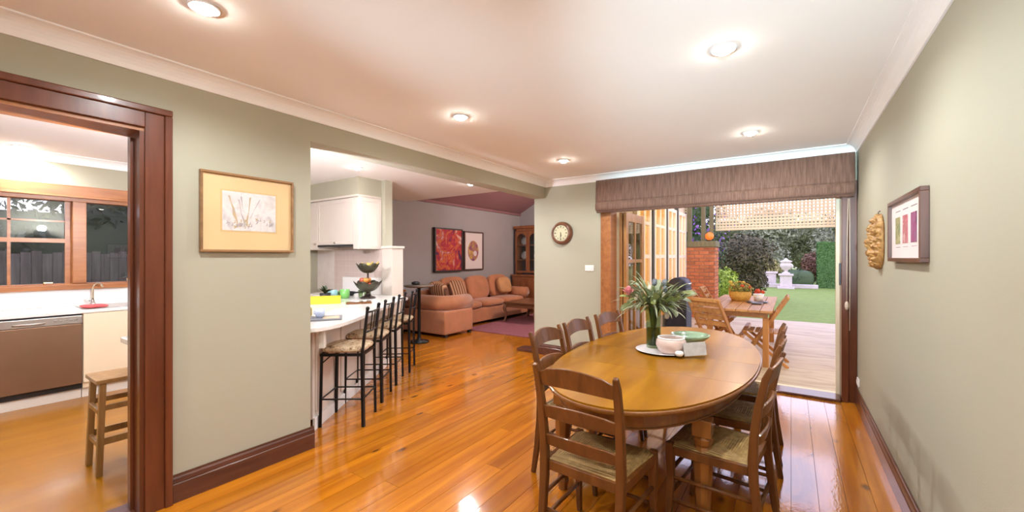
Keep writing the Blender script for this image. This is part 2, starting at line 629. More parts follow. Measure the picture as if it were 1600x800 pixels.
# ---- kitchen walls
m = MB()
WY0, WY1 = -1.15, 2.05
m.box(-6.8, -6.6, -2.6, 4.0, 0, 1.10)
m.box(-6.8, -6.6, -2.6, 4.0, 2.14, CEIL)
m.box(-6.8, -6.6, -2.6, WY0, 1.10, 2.14)
m.box(-6.8, -6.6, WY1, 4.0, 1.10, 2.14)
struct(m.build('wall_window', M['wall']))
struct(B(-6.6, -4.86, 3.87, 4.0, 0, CEIL).build('wall_kitchen', M['wall']))
m = MB().box(-4.88, -4.66, 3.83, 4.03, 0, 1.565)
pil = struct(m.build('wall_pilaster', M['white_cab'], bevel=0.004))
B(-4.89, -4.645, 3.815, 4.045, 1.566, 1.60).build('capping', M['white_cab'], pil, bevel=0.005)

# ---- kitchen window
w1 = bpy.data.objects.new('window_1', None); col.objects.link(w1); struct(w1); w1.location = (-6.7, 0.45, 1.1)
def wb(x0, x1, y0, y1, z0, z1, name, mat=None, bevel=0.004):
    return pd(B(x0, x1, y0, y1, z0, z1), name, mat or M['win_wood'], w1, bevel=bevel)
wb(-6.599, -6.565, WY0-0.09, WY1+0.09, 2.125, 2.235, 'head_casing')
wb(-6.599, -6.545, WY0-0.10, WY1+0.10, 2.10, 2.124, 'head_bead')
wb(-6.599, -6.53, WY0-0.10, WY1+0.10, 1.085, 1.135, 'sill')
wb(-6.78, -6.60, WY0, WY1, 1.10, 1.15, 'bottom_rail')
wb(-6.78, -6.60, WY0, WY1, 2.06, 2.14, 'top_rail')
wb(-6.78, -6.58, 1.01, 1.12, 1.151, 2.059, 'mullion')
wb(-6.78, -6.58, -0.10, 0.01, 1.151, 2.059, 'mullion')
wb(-6.78, -6.60, WY0, WY0+0.06, 1.151, 2.059, 'stile')
wb(-6.78, -6.60, WY1-0.06, WY1, 1.151, 2.059, 'stile')
for (a, b_) in ((0.01, 1.01), (-1.09, -0.10)):
    s = pd(B(-6.71, -6.67, a, a+0.045, 1.151, 2.059), 'sash_stile', M['win_wood'], w1)
    s = pd(B(-6.71, -6.67, b_-0.045, b_, 1.151, 2.059), 'sash_stile', M['win_wood'], w1)
    pd(B(-6.715, -6.665, a+0.045, b_-0.045, 1.60, 1.645), 'meeting_rail', M['win_wood'], w1)
    pd(B(-6.70, -6.68, a+0.045, b_-0.045, 1.828, 1.846), 'glazing_bar', M['win_wood'], w1)
    yc = (a + b_) / 2 + 0.06
    pd(B(-6.70, -6.68, yc-0.012, yc+0.012, 1.151, 1.60), 'glazing_bar', M['win_wood'], w1)
    pd(B(-6.70, -6.68, yc-0.012, yc+0.012, 1.645, 2.059), 'glazing_bar', M['win_wood'], w1)
for a, b_ in ((0.055, 0.965), (-1.045, -0.145), (1.12, 1.99)):
    pd(B(-6.692, -6.688, a, b_, 1.152, 2.058), 'pane', M['glass'], w1)
pd(MB().tube([(-6.60, 0.80, 1.15),(-6.575, 0.80, 1.165),(-6.575, 0.86, 1.165)], 0.008, 8), 'window_catch', plain('brass', (0.6,0.42,0.16), 0.3, metal=1.0), w1)

# ---- living room shell
LX, LY, LZ = -6.4, 9.78, 2.661
SL = 0.54
RIDGE = LX + 2.05
struct(B(LX - 0.15, LX, 4.0, LY + 0.15, 0, LZ + 0.2).build('wall_living', M['wall_mauve']))
m = MB().extrude([(LX, LY, 0), (-2.3, LY, 0), (-2.3, LY, LZ), (RIDGE, LY, LZ + SL*2.05), (LX, LY, LZ)], (0, 0.15, 0))
struct(m.build('wall_far', M['wall_mauve']))
m = MB().extrude([(LX, 5.62, LZ), (RIDGE, 5.62, LZ + SL*2.05), (RIDGE, 5.62, LZ + SL*2.05 + 0.08), (LX, 5.62, LZ + 0.08)], (0, LY - 5.62, 0))
struct(m.build('ceiling', M['plum']))
m = MB().extrude([(RIDGE, 5.62, LZ + SL*2.05), (-2.25, 5.62, LZ), (-2.25, 5.62, LZ + 0.08), (RIDGE, 5.62, LZ + SL*2.05 + 0.08)], (0, LY - 5.62, 0))
struct(m.build('ceiling', M['plum']))
m = MB().extrude([(LX, 5.62, 2.561), (-2.25, 5.62, 2.561), (-2.25, 5.62, LZ + 0.05), (RIDGE, 5.62, LZ + SL*2.05 + 0.05), (LX, 5.62, LZ + 0.05)], (0, -0.06, 0))
struct(m.build('wall_gable', M['plum']))
for k, (a, b_) in enumerate((((LX, 5.64), (LX, LY)),)):
    struct(B(LX, LX + 0.05, 5.64, LY, LZ - 0.05, LZ + 0.005).build('trim_7', M['plum']))
# side facing the patio
cream = plain('cream_render', (0.72, 0.58, 0.40), 0.7, var=0.05)
struct(B(-2.3, -2.2, 5.48, 10.86, 0, 2.95).build('wall_wing', cream))

# ---- french windows along the patio
curtain = ramp_mat('amber_glow_curtain', [(0.35, (0.62, 0.24, 0.045)), (0.65, (0.80, 0.42, 0.12))], scale=14, mapping=(1, 1, 0.05))
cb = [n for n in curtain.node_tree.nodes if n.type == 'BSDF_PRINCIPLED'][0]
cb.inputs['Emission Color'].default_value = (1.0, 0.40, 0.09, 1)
cb.inputs['Emission Strength'].default_value = 0.8  # light of the room behind is put into the curtain as emission
frame_cream = plain('cream_window_frame', (0.86, 0.76, 0.58), 0.5, var=0.02)
dark_green = plain('dark_post_paint', (0.07, 0.06, 0.045), 0.5)
for k, (a, b_) in enumerate(((6.85, 7.72), (7.93, 8.80), (8.93, 9.75), (9.93, 10.77))):
    fw = bpy.data.objects.new('window_%d' % (k + 2), None); col.objects.link(fw); struct(fw); fw.location = (-2.2, (a+b_)/2, 0)
    for y0, y1 in ((a, a+0.10), (b_-0.12, b_), ((a+b_)/2-0.035, (a+b_)/2+0.035)):
        pd(B(-2.199, -2.13, y0, y1, 0.0, 2.5), 'stile', frame_cream, fw, bevel=0.004)
    for z0, z1 in ((0.0, 0.28), (1.42, 1.49), (2.02, 2.08), (2.42, 2.5)):
        pd(B(-2.199, -2.135, a+0.10, b_-0.12, z0, z1), 'rail', frame_cream, fw, bevel=0.004)
    pd(B(-2.199, -2.192, a+0.10, b_-0.12, 0.28, 2.42), 'curtain', curtain, fw)
    pd(B(-2.165, -2.160, a+0.10, b_-0.12, 0.28, 2.42), 'pane', M['glass'], fw)
for k, y in enumerate((7.83, 8.865, 9.84)):
    struct(B(-2.199, -2.12, y-0.045, y+0.045, 0, 2.6).build('trim_%d' % (8 + k), dark_green))
# ================================================================== DOWNLIGHTS
lens_mat = plain('lamp_lens', (1, 1, 1), 0.4, var=0.0, emit=(1.0, 0.95, 0.86), es=110.0)
ring_prof = [(0.045, 0.0), (0.062, -0.002), (0.064, -0.006), (0.060, -0.010), (0.045, -0.008)]
ring_me = MB().lathe(ring_prof + [ring_prof[0]], 24).mesh('trim_ring', M['white'], True)
lens_me = MB().lathe([(0.0, -0.030), (0.020, -0.028), (0.034, -0.021), (0.043, -0.010), (0.0449, 0.0), (0.0, 0.0)], 20).mesh('lens', lens_mat, True)
def downlight(x, y, label, group, power, color=WARM, z=CEIL):
    t = thing('downlight', label, 'ceiling light', (x, y, z), 0, group)
    link_mesh('trim_ring', ring_me, t)
    link_mesh('lens', lens_me, t)
    ld = bpy.data.lights.new('downlight_bulb', 'SPOT')
    ld.energy = power
    ld.color = color
    ld.spot_size = R(165)
    ld.spot_blend = 0.55
    ld.shadow_soft_size = 0.04
    lo = bpy.data.objects.new('downlight_bulb', ld)
    col.objects.link(lo)
    lo.parent = t
    lo.location = (0, 0, -0.034)
    return t
DG = 'dining room downlights'
downlight(-2.17, 0.74, 'recessed white downlight above the small framed watercolour and wooden doorway', DG, DOWNLIGHT_W)
downlight(-0.30, 2.46, 'recessed white downlight above the chairs set along the framed cards wall', DG, DOWNLIGHT_W)
downlight(-2.17, 2.46, 'recessed white downlight beside the beam over the bar stools', DG, DOWNLIGHT_W)
downlight(-0.30, 4.24, 'recessed white downlight near the wide brown roman blind', DG, DOWNLIGHT_W)
downlight(-2.17, 4.24, 'recessed white downlight in front of the round wall clock', DG, DOWNLIGHT_W)
for x, y in ((-0.30, 0.74), (-2.17, -1.0), (-0.30, -1.0)):
    downlight(x, y, 'recessed white downlight over the unfurnished end of the dining room', 'downlights out of view', DOWNLIGHT_W)
downlight(-6.42, 0.62, 'recessed white downlight close above the timber kitchen window', 'kitchen downlights', 45.0)
downlight(-4.48, 3.14, 'recessed white downlight in front of the white range hood cupboard', 'kitchen downlights', 17.0)
downlight(-4.03, 4.80, 'recessed white downlight at the living room edge of the flat ceiling', 'kitchen downlights', 56.0)
for x, y in ((-4.4, 0.62), (-4.9, -1.0)):
    downlight(x, y, 'recessed white downlight in the kitchen ceiling hidden behind the doorway', 'kitchen lights out of view', 22.0)
lamp = thing('fill_pendant', 'added fill pendant in the living room gable hidden by the wall', 'light', (-3.6, 8.0, 2.75))  # pendant added out of view to brighten the living room
MB().tube([(0, 0, 0.05), (0, 0, 0.55)], 0.006, 8).build('cord', M['black'], lamp)
MB().ball((0, 0, 0), 0.07).build('globe', plain('opal_globe', (0.9, 0.85, 0.75), 0.4, emit=(1.0, 0.9, 0.8), es=3.0), lamp, True)
def bulb(par, loc, power, color, size=0.06, spot=None, aim=None, blend=1.0):  # bulbs of the added, unseen lamps
    ld = bpy.data.lights.new('fill_bulb', 'SPOT' if spot else 'POINT')
    ld.energy = power; ld.color = color; ld.shadow_soft_size = size
    lo = bpy.data.objects.new('fill_bulb', ld); col.objects.link(lo); lo.parent = par; lo.location = loc
    if spot:
        ld.spot_size = R(spot); ld.spot_blend = blend
        d = Vector(aim) - (Vector(par.location) + Vector(loc))
        lo.rotation_euler = d.to_track_quat('-Z', 'Y').to_euler()
    return lo
bulb(lamp, (0, 0, -0.2), 90, (1.0, 0.90, 0.82), 0.1)
# unseen floor uplighters and a kitchen-side sconce, added to brighten the ceilings
FILL = (0.62, 0.87, 1.0)
def uplighter(x, y, label, power, aim, cone):
    t = thing('fill_uplighter', label, 'floor lamp', (x, y, 0), 0, 'added fill uplighters')
    MB().lathe([(0.0, 0.0), (0.15, 0.0), (0.15, 0.02), (0.02, 0.04), (0.012, 0.06), (0.012, 1.58), (0.0, 1.58)], 20).build('stand', M['black_metal'], t, True)
    h = MB().lathe([(0.03, 0.0), (0.06, 0.03), (0.085, 0.13), (0.080, 0.13), (0.055, 0.035), (0.03, 0.004)], 20)
    o = h.build('shade', M['steel'], t, True, loc=(0, 0, 1.58))
    d = Vector(aim) - Vector((x, y, 1.7))
    o.rotation_euler = d.to_track_quat('Z', 'Y').to_euler()
    n = d.normalized() * 0.15
    bulb(t, (n.x, n.y, 1.58 + n.z), power, FILL, 0.07, cone, aim)
uplighter(-2.35, -1.9, 'added unseen fill uplighter by the rear wall on the kitchen side', 450, (-0.6, 5.4, 2.56), 29)
uplighter(0.10, -1.9, 'added unseen fill uplighter by the rear wall on the blank wall side', 1050, (-0.35, 5.4, 2.56), 34)
uplighter(-1.2, -1.5, 'added unseen fill uplighter in the middle of the empty end', 60, (-1.2, 0.4, 2.56), 110)
sc_ = thing('fill_sconce', 'added unseen half-round fill sconce on the kitchen side of the watercolour wall', 'wall light', (-3.203, 1.2, 1.75))  # sconce added behind the wall to lift the kitchen ceiling
MB().lathe([(0.03, 0.0), (0.07, 0.05), (0.09, 0.12), (0.085, 0.12), (0.06, 0.05), (0.0, 0.01)], 20, (-0.095, 0, 0)).build('bowl', M['white'], sc_, True)
bulb(sc_, (-0.095, 0, 0.16), 150, (0.86, 0.88, 1.0), 0.05)

# ================================================================== DINING TABLE
TX, TY, TA, TBB, TZ = -0.775, 3.11, 0.605, 1.29, 0.74
t = thing('dining_table', 'oval honey timber extension dining table carrying the flower vase', 'table', (TX, TY, 0))
def oval(a, b, y0=None, y1=None, n=72, e=2.12):
    pts = []
    for k in range(n):
        an = 2 * math.pi * k / n
        c, s = math.cos(an), math.sin(an)
        pts.append((a * math.copysign(abs(c) ** (2/e), c), b * math.copysign(abs(s) ** (2/e), s)))
    if y0 is None:
        return pts
    out = []
    def xa(y):
        return a * (max(0, 1 - abs(y / b) ** e)) ** (1/e)
    ys = [y0 + (y1 - y0) * k / 26 for k in range(27)]
    if y1 >= b - 1e-6:
        ys = [y0 + (b - y0) * math.sin(math.pi / 2 * k / 26) for k in range(27)]
    if y0 <= -b + 1e-6:
        ys = [y1 - (y1 + b) * math.sin(math.pi / 2 * k / 26) for k in range(27)][::-1]
    right = [(xa(y), y) for y in ys]
    left = [(-xa(y), y) for y in reversed(ys)]
    pts = right + left
    for p in pts:
        if not out or (abs(p[0]-out[-1][0]) + abs(p[1]-out[-1][1])) > 1e-4:
            out.append(p)
    if abs(out[0][0]-out[-1][0]) + abs(out[0][1]-out[-1][1]) < 1e-4:
        out.pop()
    return out
cuts = [-TBB, -0.52, -0.001, 0.52, TBB]
for k in range(4):
    g0 = cuts[k] + (0.001 if k else 0)
    g1 = cuts[k+1] - (0.001 if k < 3 else 0)
    MB().prism(oval(TA, TBB, g0, g1), TZ - 0.032, TZ).build('tabletop_leaf', M['table'], t, bevel=0.0)
o = MB().prism(oval(TA + 0.012, TBB + 0.012), TZ - 0.026, TZ - 0.008).build('edge_moulding', M['table_leg'], t, bevel=0.006)
ap = MB().prism(oval(TA - 0.07, TBB - 0.08), TZ - 0.115, TZ - 0.0325).build('apron', M['table_leg'], t)
MB().prism(oval(TA - 0.06, TBB - 0.07), TZ - 0.122, TZ - 0.1155).build('apron_bead', M['table_leg'], t, bevel=0.002)
for sx in (-1, 1):
    for sy in (-1, 1):
        m = MB()
        cx, cy = sx * 0.40, sy * 0.82
        m.box(cx-0.045, cx+0.045, cy-0.045, cy+0.045, 0.53, TZ - 0.123)
        m.lathe([(0.040, 0.53), (0.050, 0.515), (0.046, 0.49), (0.036, 0.475), (0.052, 0.45), (0.050, 0.40), (0.040, 0.22), (0.032, 0.08), (0.040, 0.055), (0.030, 0.03), (0.028, 0.0)][::-1], 8, (cx, cy, 0))
        m.build('leg', M['table_leg'], t, bevel=0.003)

# ================================================================== DINING CHAIRS
rush, nt, bs, out_ = new_mat('woven_rush')
tc = nt.nodes.new('ShaderNodeTexCoord'); sp_ = nt.nodes.new('ShaderNodeSeparateXYZ')
nt.links.new(tc.outputs['Object'], sp_.inputs[0])
ax = nt.nodes.new('ShaderNodeMath'); ax.operation = 'ABSOLUTE'; nt.links.new(sp_.outputs['X'], ax.inputs[0])
ay = nt.nodes.new('ShaderNodeMath'); ay.operation = 'ABSOLUTE'; nt.links.new(sp_.outputs['Y'], ay.inputs[0])
mxn = nt.nodes.new('ShaderNodeMath'); mxn.operation = 'MAXIMUM'; nt.links.new(ax.outputs[0], mxn.inputs[0]); nt.links.new(ay.outputs[0], mxn.inputs[1])
sc = nt.nodes.new('ShaderNodeMath'); sc.operation = 'MULTIPLY'; sc.inputs[1].default_value = 520.0; nt.links.new(mxn.outputs[0], sc.inputs[0])
sn = nt.nodes.new('ShaderNodeMath'); sn.operation = 'SINE'; nt.links.new(sc.outputs[0], sn.inputs[0])
nz = nt.nodes.new('ShaderNodeTexNoise'); nz.inputs['Scale'].default_value = 30; nt.links.new(tc.outputs['Object'], nz.inputs['Vector'])
rp = nt.nodes.new('ShaderNodeValToRGB'); rp.color_ramp.elements[0].position = 0.3; rp.color_ramp.elements[1].position = 0.7
rp.color_ramp.elements[0].color = (0.27, 0.15, 0.045, 1); rp.color_ramp.elements[1].color = (0.46, 0.29, 0.10, 1)
nt.links.new(nz.outputs['Fac'], rp.inputs[0]); nt.links.new(rp.outputs[0], bs.inputs['Base Color'])
bp = nt.nodes.new('ShaderNodeBump'); bp.inputs['Strength'].default_value = 0.6; bp.inputs['Distance'].default_value = 0.004
nt.links.new(sn.outputs[0], bp.inputs['Height']); nt.links.new(bp.outputs[0], bs.inputs['Normal'])
bs.inputs['Roughness'].default_value = 0.65

def make_chair():
    """Ladder-back chair with rush seat; faces +Y."""
    t = thing('dining_chair', 'x', 'chair')
    # rush seat: trapezoid, rolled edges, slightly dished
    n = 14
    vs_, fs_ = [], []
    for side in (1, -1):
        for j in range(n + 1):
            for i_ in range(n + 1):
                u, v = i_ / n * 2 - 1, j / n * 2 - 1
                hw = 0.205 + 0.022 * v
                e = max(abs(u), abs(v))
                edge = max(0, (e - 0.78) / 0.22)
                z = 0.452 + side * 0.018 * math.sqrt(max(0, 1 - edge * edge))
                z += -0.010 * (1 - e * e) * (1 if side > 0 else 0.2)
                vs_.append((u * hw, v * 0.195, z))
    w = n + 1
    for s_ in range(2):
        for j in range(n):
            for i_ in range(n):
                q = (s_*w*w + j*w+i_, s_*w*w + j*w+i_+1, s_*w*w + (j+1)*w+i_+1, s_*w*w + (j+1)*w+i_)
                fs_.append(q if s_ == 0 else q[::-1])
    MB().add(vs_, fs_).build('seat', rush, t, True)
    for s in (-1, 1):
        # rear leg sweeping up to the back post
        pts = [(s*0.190, -0.265, 0.0), (s*0.192, -0.235, 0.18), (s*0.194, -0.212, 0.38), (s*0.195, -0.208, 0.48),
               (s*0.196, -0.214, 0.60), (s*0.198, -0.232, 0.74), (s*0.200, -0.262, 0.88), (s*0.202, -0.285, 0.935)]
        rad = [0.020, 0.024, 0.027, 0.028, 0.026, 0.024, 0.022, 0.016]
        MB().tube(pts, rad, 4, start=math.pi/4).build('leg', M['chair'], t, bevel=0.005)
        pts = [(s*0.215, 0.188, 0.0), (s*0.212, 0.176, 0.10), (s*0.208, 0.166, 0.26), (s*0.208, 0.170, 0.40), (s*0.208, 0.172, 0.470)]
        MB().tube(pts, [0.018, 0.020, 0.025, 0.030, 0.026], 4, start=math.pi/4).build('leg', M['chair'], t, bevel=0.005)
        for z, dz in ((0.17, 0.0), (0.29, 0.0)):
            MB().tube([(s*0.195, -0.222 + (0.29-z)*0.06, z), (s*0.209, 0.168, z)], 0.0105, 8).build('stretcher', M['chair'], t, True)
        MB().beam((s*0.196, -0.19, 0.432), (s*0.212, 0.15, 0.432), 0.022, 0.045).build('seat_rail', M['chair'], t, bevel=0.003)
    MB().tube([(-0.19, -0.218, 0.22), (0.19, -0.218, 0.22)], 0.0105, 8).build('stretcher', M['chair'], t, True)
    for z in (0.20, 0.32):
        MB().tube([(-0.205, 0.168, z), (0.205, 0.168, z)], 0.0105, 8).build('stretcher', M['chair'], t, True)
    MB().beam((-0.19, 0.178, 0.430), (0.19, 0.178, 0.430), 0.024, 0.050).build('seat_rail', M['chair'], t, bevel=0.003)
    MB().beam((-0.17, -0.200, 0.432), (0.17, -0.200, 0.432), 0.022, 0.045).build('seat_rail', M['chair'], t, bevel=0.003)
    # ladder rails
    def rail(zc, h, yb, arch, name):
        m = MB()
        N = 16
        vs_, fs_ = [], []
        for k in range(N + 1):
            u = k / N * 2 - 1
            bow = -0.022 * (1 - u * u)
            shape = math.cos(u * math.pi / 2) ** 0.9 if abs(u) < 1 else 0
            ztop = zc + h/2 + arch * (shape - 0.18 * (abs(u) > 0.85))
            zbot = zc - h/2 + arch * 0.55 * shape * 0.6
            yt = yb - (ztop - zc) * 0.28
            yo = yb - (zbot - zc) * 0.28
            vs_ += [(u*0.186, yo + bow - 0.009, zbot), (u*0.186, yo + bow + 0.009, zbot),
                    (u*0.186, yt + bow + 0.008, ztop), (u*0.186, yt + bow - 0.008, ztop)]
        for k in range(N):
            a, b_ = k*4, k*4+4
            fs_ += [(a, a+1, b_+1, b_), (a+1, a+2, b_+2, b_+1), (a+2, a+3, b_+3, b_+2), (a+3, a, b_, b_+3)]
        fs_ += [(3, 2, 1, 0), (N*4, N*4+1, N*4+2, N*4+3)]
        m.add(vs_, fs_)
        return m.build(name, M['chair'], t, bevel=0.004)
    rail(0.868, 0.075, -0.256, 0.034, 'top_rail')
    rail(0.700, 0.062, -0.226, 0.018, 'ladder_rail')
    rail(0.560, 0.056, -0.210, 0.014, 'ladder_rail')
    return t
chair0 = make_chair()
chair_spots = [
    # x, y, facing angle (deg, rotation about z from +Y), label
    (-0.790, 1.945, -3, 'rush-seated ladder-back chair at the table end facing the garden doors'),
    (-1.165, 2.545, -90, 'ladder-back chair opposite the framed cards, nearest to the bar stools'),
    (-1.160, 3.030, -92, 'ladder-back chair on the clock side of the table, between two matching chairs'),
    (-1.120, 3.560, -98, 'ladder-back chair on the clock side of the table, closest to the garden doors'),
    (-0.335, 2.440, 84, 'ladder-back chair on the framed-cards side, farthest from the garden doors'),
    (-0.325, 3.010, 88, 'ladder-back chair on the framed-cards side, between two matching chairs'),
    (-0.325, 3.570, 90, 'ladder-back chair on the framed-cards side, closest to the garden doors'),
]
for k, (x, y, a, lab) in enumerate(chair_spots):
    if k == 0:
        chair0.location = (x, y, 0); chair0.rotation_euler = (0, 0, R(a)); chair0['label'] = lab; chair0['group'] = 'ladder-back dining chairs'
    else:
        dup(chair0, (x, y, 0), R(a), lab, 'ladder-back dining chairs')

# ================================================================== THINGS ON THE TABLE
pl = MB().lathe([(0.0, 0.0), (0.11, 0.0), (0.15, 0.004), (0.185, 0.014), (0.19, 0.016), (0.186, 0.018), (0.15, 0.009), (0.11, 0.006), (0.0, 0.006)], 40)
o = pl.build('plate', plain('white_china', (0.82, 0.78, 0.80), 0.25, coat=0.4), None, True, loc=(-0.79, 3.14, TZ + 0.001))
tag(o, 'flat round white plate under the vase and pot on the dining table', 'plate')
VX, VY, VZ = -0.875, 3.215, TZ + 0.009
vase = thing('vase', 'tall green-tinted clear glass vase holding the flowers on the white plate', 'vase', (VX, VY, VZ))
MB().lathe([(0.0, 0.0), (0.050, 0.0), (0.053, 0.01), (0.055, 0.15), (0.058, 0.26), (0.062, 0.30), (0.058, 0.302), (0.053, 0.26), (0.050, 0.15), (0.047, 0.018), (0.0, 0.016)], 32).build('glass_body', M['vase_glass'], vase, True)
MB().lathe([(0.0, 0.018), (0.0465, 0.019), (0.049, 0.15), (0.0, 0.151)], 28).build('water', glass('cloudy_water', (0.55, 0.60, 0.40), 0.05, 1.2), vase, True)

bq = thing('bouquet', 'loose green bouquet with pink protea blooms standing in the glass vase', 'flowers', (VX, VY, VZ + 0.02))
green_a = leaf_mat('leaf_grey_green', (0.10, 0.15, 0.045), (0.24, 0.28, 0.12))
green_a2 = plain('leaf_olive', (0.17, 0.185, 0.06), 0.5, var=0.25, scale=12)
green_b = plain('leaf_sage', (0.27, 0.29, 0.17), 0.55, var=0.2, scale=12)
green_c = plain('leaf_lime', (0.24, 0.28, 0.07), 0.5, var=0.2, scale=12)
stem_m = plain('stem_green', (0.10, 0.13, 0.03), 0.5, var=0.3, scale=20)
brnd = random.Random(11)
m = MB()
for k in range(16):
    a = brnd.uniform(0, 6.283); r0 = brnd.uniform(0.0, 0.030); r1 = brnd.uniform(0.01, 0.035)
    m.tube([(r0*math.cos(a+2), r0*math.sin(a+2), 0.0), (r1*math.cos(a)*0.6, r1*math.sin(a)*0.6, 0.17), (r1*math.cos(a)*1.4, r1*math.sin(a)*1.4, 0.32)], 0.0048, 6)
m.build('stems', stem_m, bq, True)
def leaf_mesh(L_, W_, droop, mat, n=6):
    vs_, fs_ = [], []
    for k in range(n + 1):
        u = k / n
        w = W_ * (math.sin(math.pi * min(1, u * 0.92 + 0.08)) ** 0.7)
        y = L_ * math.sin(u * (1.0 + droop * 0.35)) / (1.0 + droop * 0.2)
        z = -droop * L_ * 0.42 * u * u
        vs_ += [(-w, y, z + 0.25 * w), (0, y, z), (w, y, z + 0.25 * w)]
    for k in range(n):
        a = k * 3
        fs_ += [(a, a+1, a+4, a+3), (a+1, a+2, a+5, a+4)]
    return MB().add(vs_, fs_).mesh('leaf', mat, True)
strap = [leaf_mesh(0.26, 0.008, 0.5, green_a2), leaf_mesh(0.22, 0.010, 0.9, green_b), leaf_mesh(0.30, 0.007, 0.7, green_b), leaf_mesh(0.18, 0.012, 0.6, green_a2)]
broad = [leaf_mesh(0.12, 0.026, 0.5, green_b), leaf_mesh(0.10, 0.022, 0.3, green_c), leaf_mesh(0.13, 0.024, 0.8, green_a2)]
for k in range(150):
    az = brnd.uniform(0, 6.283)
    el = brnd.choice((brnd.uniform(10, 45), brnd.uniform(20, 70), brnd.uniform(-10, 25), brnd.uniform(0, 35)))
    r0 = 0.03
    me = brnd.choice(strap)
    z0 = 0.285 + brnd.uniform(0, 0.05)
    link_mesh('leaf', me, bq, (-r0*math.sin(az), r0*math.cos(az), z0), (R(el), 0, az), (1.0, brnd.uniform(0.75, 1.2), 1))
for k in range(46):
    az = brnd.uniform(0, 6.283)
    rr = brnd.uniform(0.02, 0.16)
    link_mesh('leaf', brnd.choice(strap), bq, (-rr*math.sin(az), rr*math.cos(az), 0.30 + brnd.uniform(0, 0.07)), (R(brnd.uniform(35, 85)), R(brnd.uniform(-20, 20)), az), (1.1, brnd.uniform(0.6, 0.95), 1))
for k in range(44):
    az = brnd.uniform(0, 6.283)
    rr = brnd.uniform(0.05, 0.21)
    z0 = 0.30 + brnd.uniform(-0.06, 0.20) * (1 - rr * 1.5) + 0.02
    link_mesh('leaf', brnd.choice(broad), bq, (-rr*math.sin(az), rr*math.cos(az), z0), (R(brnd.uniform(-30, 70)), R(brnd.uniform(-40, 40)), az + brnd.uniform(-0.6, 0.6)))
# twigs carrying the outer leaves and blooms
right = Vector((math.cos(YAW), math.sin(YAW), 0)); fwd = Vector((-math.sin(YAW), math.cos(YAW), 0))
twig = MB()
for k in range(14):
    a = k / 14 * 6.283
    rr = brnd.uniform(0.12, 0.22)
    twig.tube([(0.02*math.cos(a), 0.02*math.sin(a), 0.28), (rr*0.5*math.cos(a), rr*0.5*math.sin(a), 0.37), (rr*math.cos(a), rr*math.sin(a), 0.36 + brnd.uniform(-0.03, 0.10))], 0.003, 5)
bl = {}
protea = plain('protea_pink', (0.62, 0.20, 0.22), 0.6, var=0.25, scale=25)
bud = plain('bud_cream', (0.55, 0.46, 0.34), 0.6, var=0.2, scale=20)
blue_bud = plain('thistle_blue', (0.13, 0.13, 0.14), 0.6, var=0.3, scale=20)
petal_me = leaf_mesh(0.075, 0.011, -0.25, protea)
for dx, dz, df, mt in ((-0.205, 0.415, -0.05, protea),):
    p = right * dx + fwd * df + Vector((0, 0, dz - 0.02))
    twig.tube([(0, 0, 0.28), tuple(p * 0.5 + Vector((0, 0, 0.18))), tuple(p)], 0.004, 6)
    fl = MB().ball((0, 0, 0), 0.020, 0.020, 0.036, 10, 8).build('flower', mt, bq, True, loc=tuple(p + Vector((0, 0, 0.025))))
    for q in range(22):
        pm = link_mesh('petal', petal_me, fl, (0, 0, -0.03), (R(64 - 18 * (q % 3)), 0, q / 22 * 6.283))
for dx, dz, df, mt, r_ in ((0.01, 0.50, 0.0, blue_bud, 0.020), (0.10, 0.49, 0.04, blue_bud, 0.022), (0.07, 0.45, -0.05, blue_bud, 0.018), (0.13, 0.40, 0.03, bud, 0.018),
                           (-0.05, 0.46, -0.06, bud, 0.016), (0.04, 0.41, -0.10, bud, 0.016), (0.09, 0.25, -0.04, bud, 0.020), (-0.15, 0.39, -0.06, bud, 0.015)):
    p = right * dx + fwd * df + Vector((0, 0, dz - 0.02))
    twig.tube([(0, 0, 0.28), tuple(p * 0.5 + Vector((0, 0, 0.17))), tuple(p)], 0.003, 5)
    MB().ball((0, 0, 0), r_, r_, r_ * 1.4, 9, 7, disp=0.35, fr=4).build('flower', mt, bq, True, loc=tuple(p))
twig.build('twigs', stem_m, bq, True)

pot = thing('pot', 'squat pale pink ceramic pot on the white plate beside the vase', 'pot', (-0.715, 3.085, TZ + 0.009))
MB().lathe([(0.0, 0.0), (0.06, 0.0), (0.085, 0.02), (0.104, 0.06), (0.100, 0.095), (0.088, 0.112), (0.080, 0.112), (0.09, 0.09), (0.094, 0.06), (0.07, 0.02), (0.0, 0.014)], 32).build('body', plain('blush_ceramic', (0.66, 0.50, 0.44), 0.4, var=0.08), pot, True)
MB().tube([(0.088 * math.cos(a / 24 * 6.283), 0.088 * math.sin(a / 24 * 6.283), 0.112) for a in range(25)], 0.006, 8, cap=False).build('rim', M['white'], pot, True)
bk = thing('napkin_stack', 'folded pale linen napkins leaning against the ceramic pot', 'napkins', (-0.545, 3.055, TZ + 0.014), R(30))
lin = plain('grey_linen', (0.52, 0.49, 0.47), 0.8, var=0.15, scale=25, bump=0.2, bscale=200)
for k in range(3):
    MB().box(-0.075, 0.075, -0.004, 0.004, 0.0, 0.09 - 0.012 * k).xform(Matrix.Translation((0, k * 0.013, 0)) @ Matrix.Rotation(R(-8 - 2*k), 4, 'X') @ Matrix.Rotation(R(6 * k - 5), 4, 'Y')).build('napkin', lin, bk, False, loc=(0, 0, 0.006 + 0.002 * k))
gd = MB().lathe([(0.0, 0.0), (0.05, 0.0), (0.055, 0.012), (0.13, 0.075), (0.145, 0.095), (0.139, 0.095), (0.12, 0.075), (0.05, 0.022), (0.0, 0.018)], 32)
o = gd.build('bowl', plain('jade_glaze', (0.28, 0.40, 0.26), 0.25, var=0.15, coat=0.5), None, True, loc=(-0.655, 3.45, TZ + 0.001))
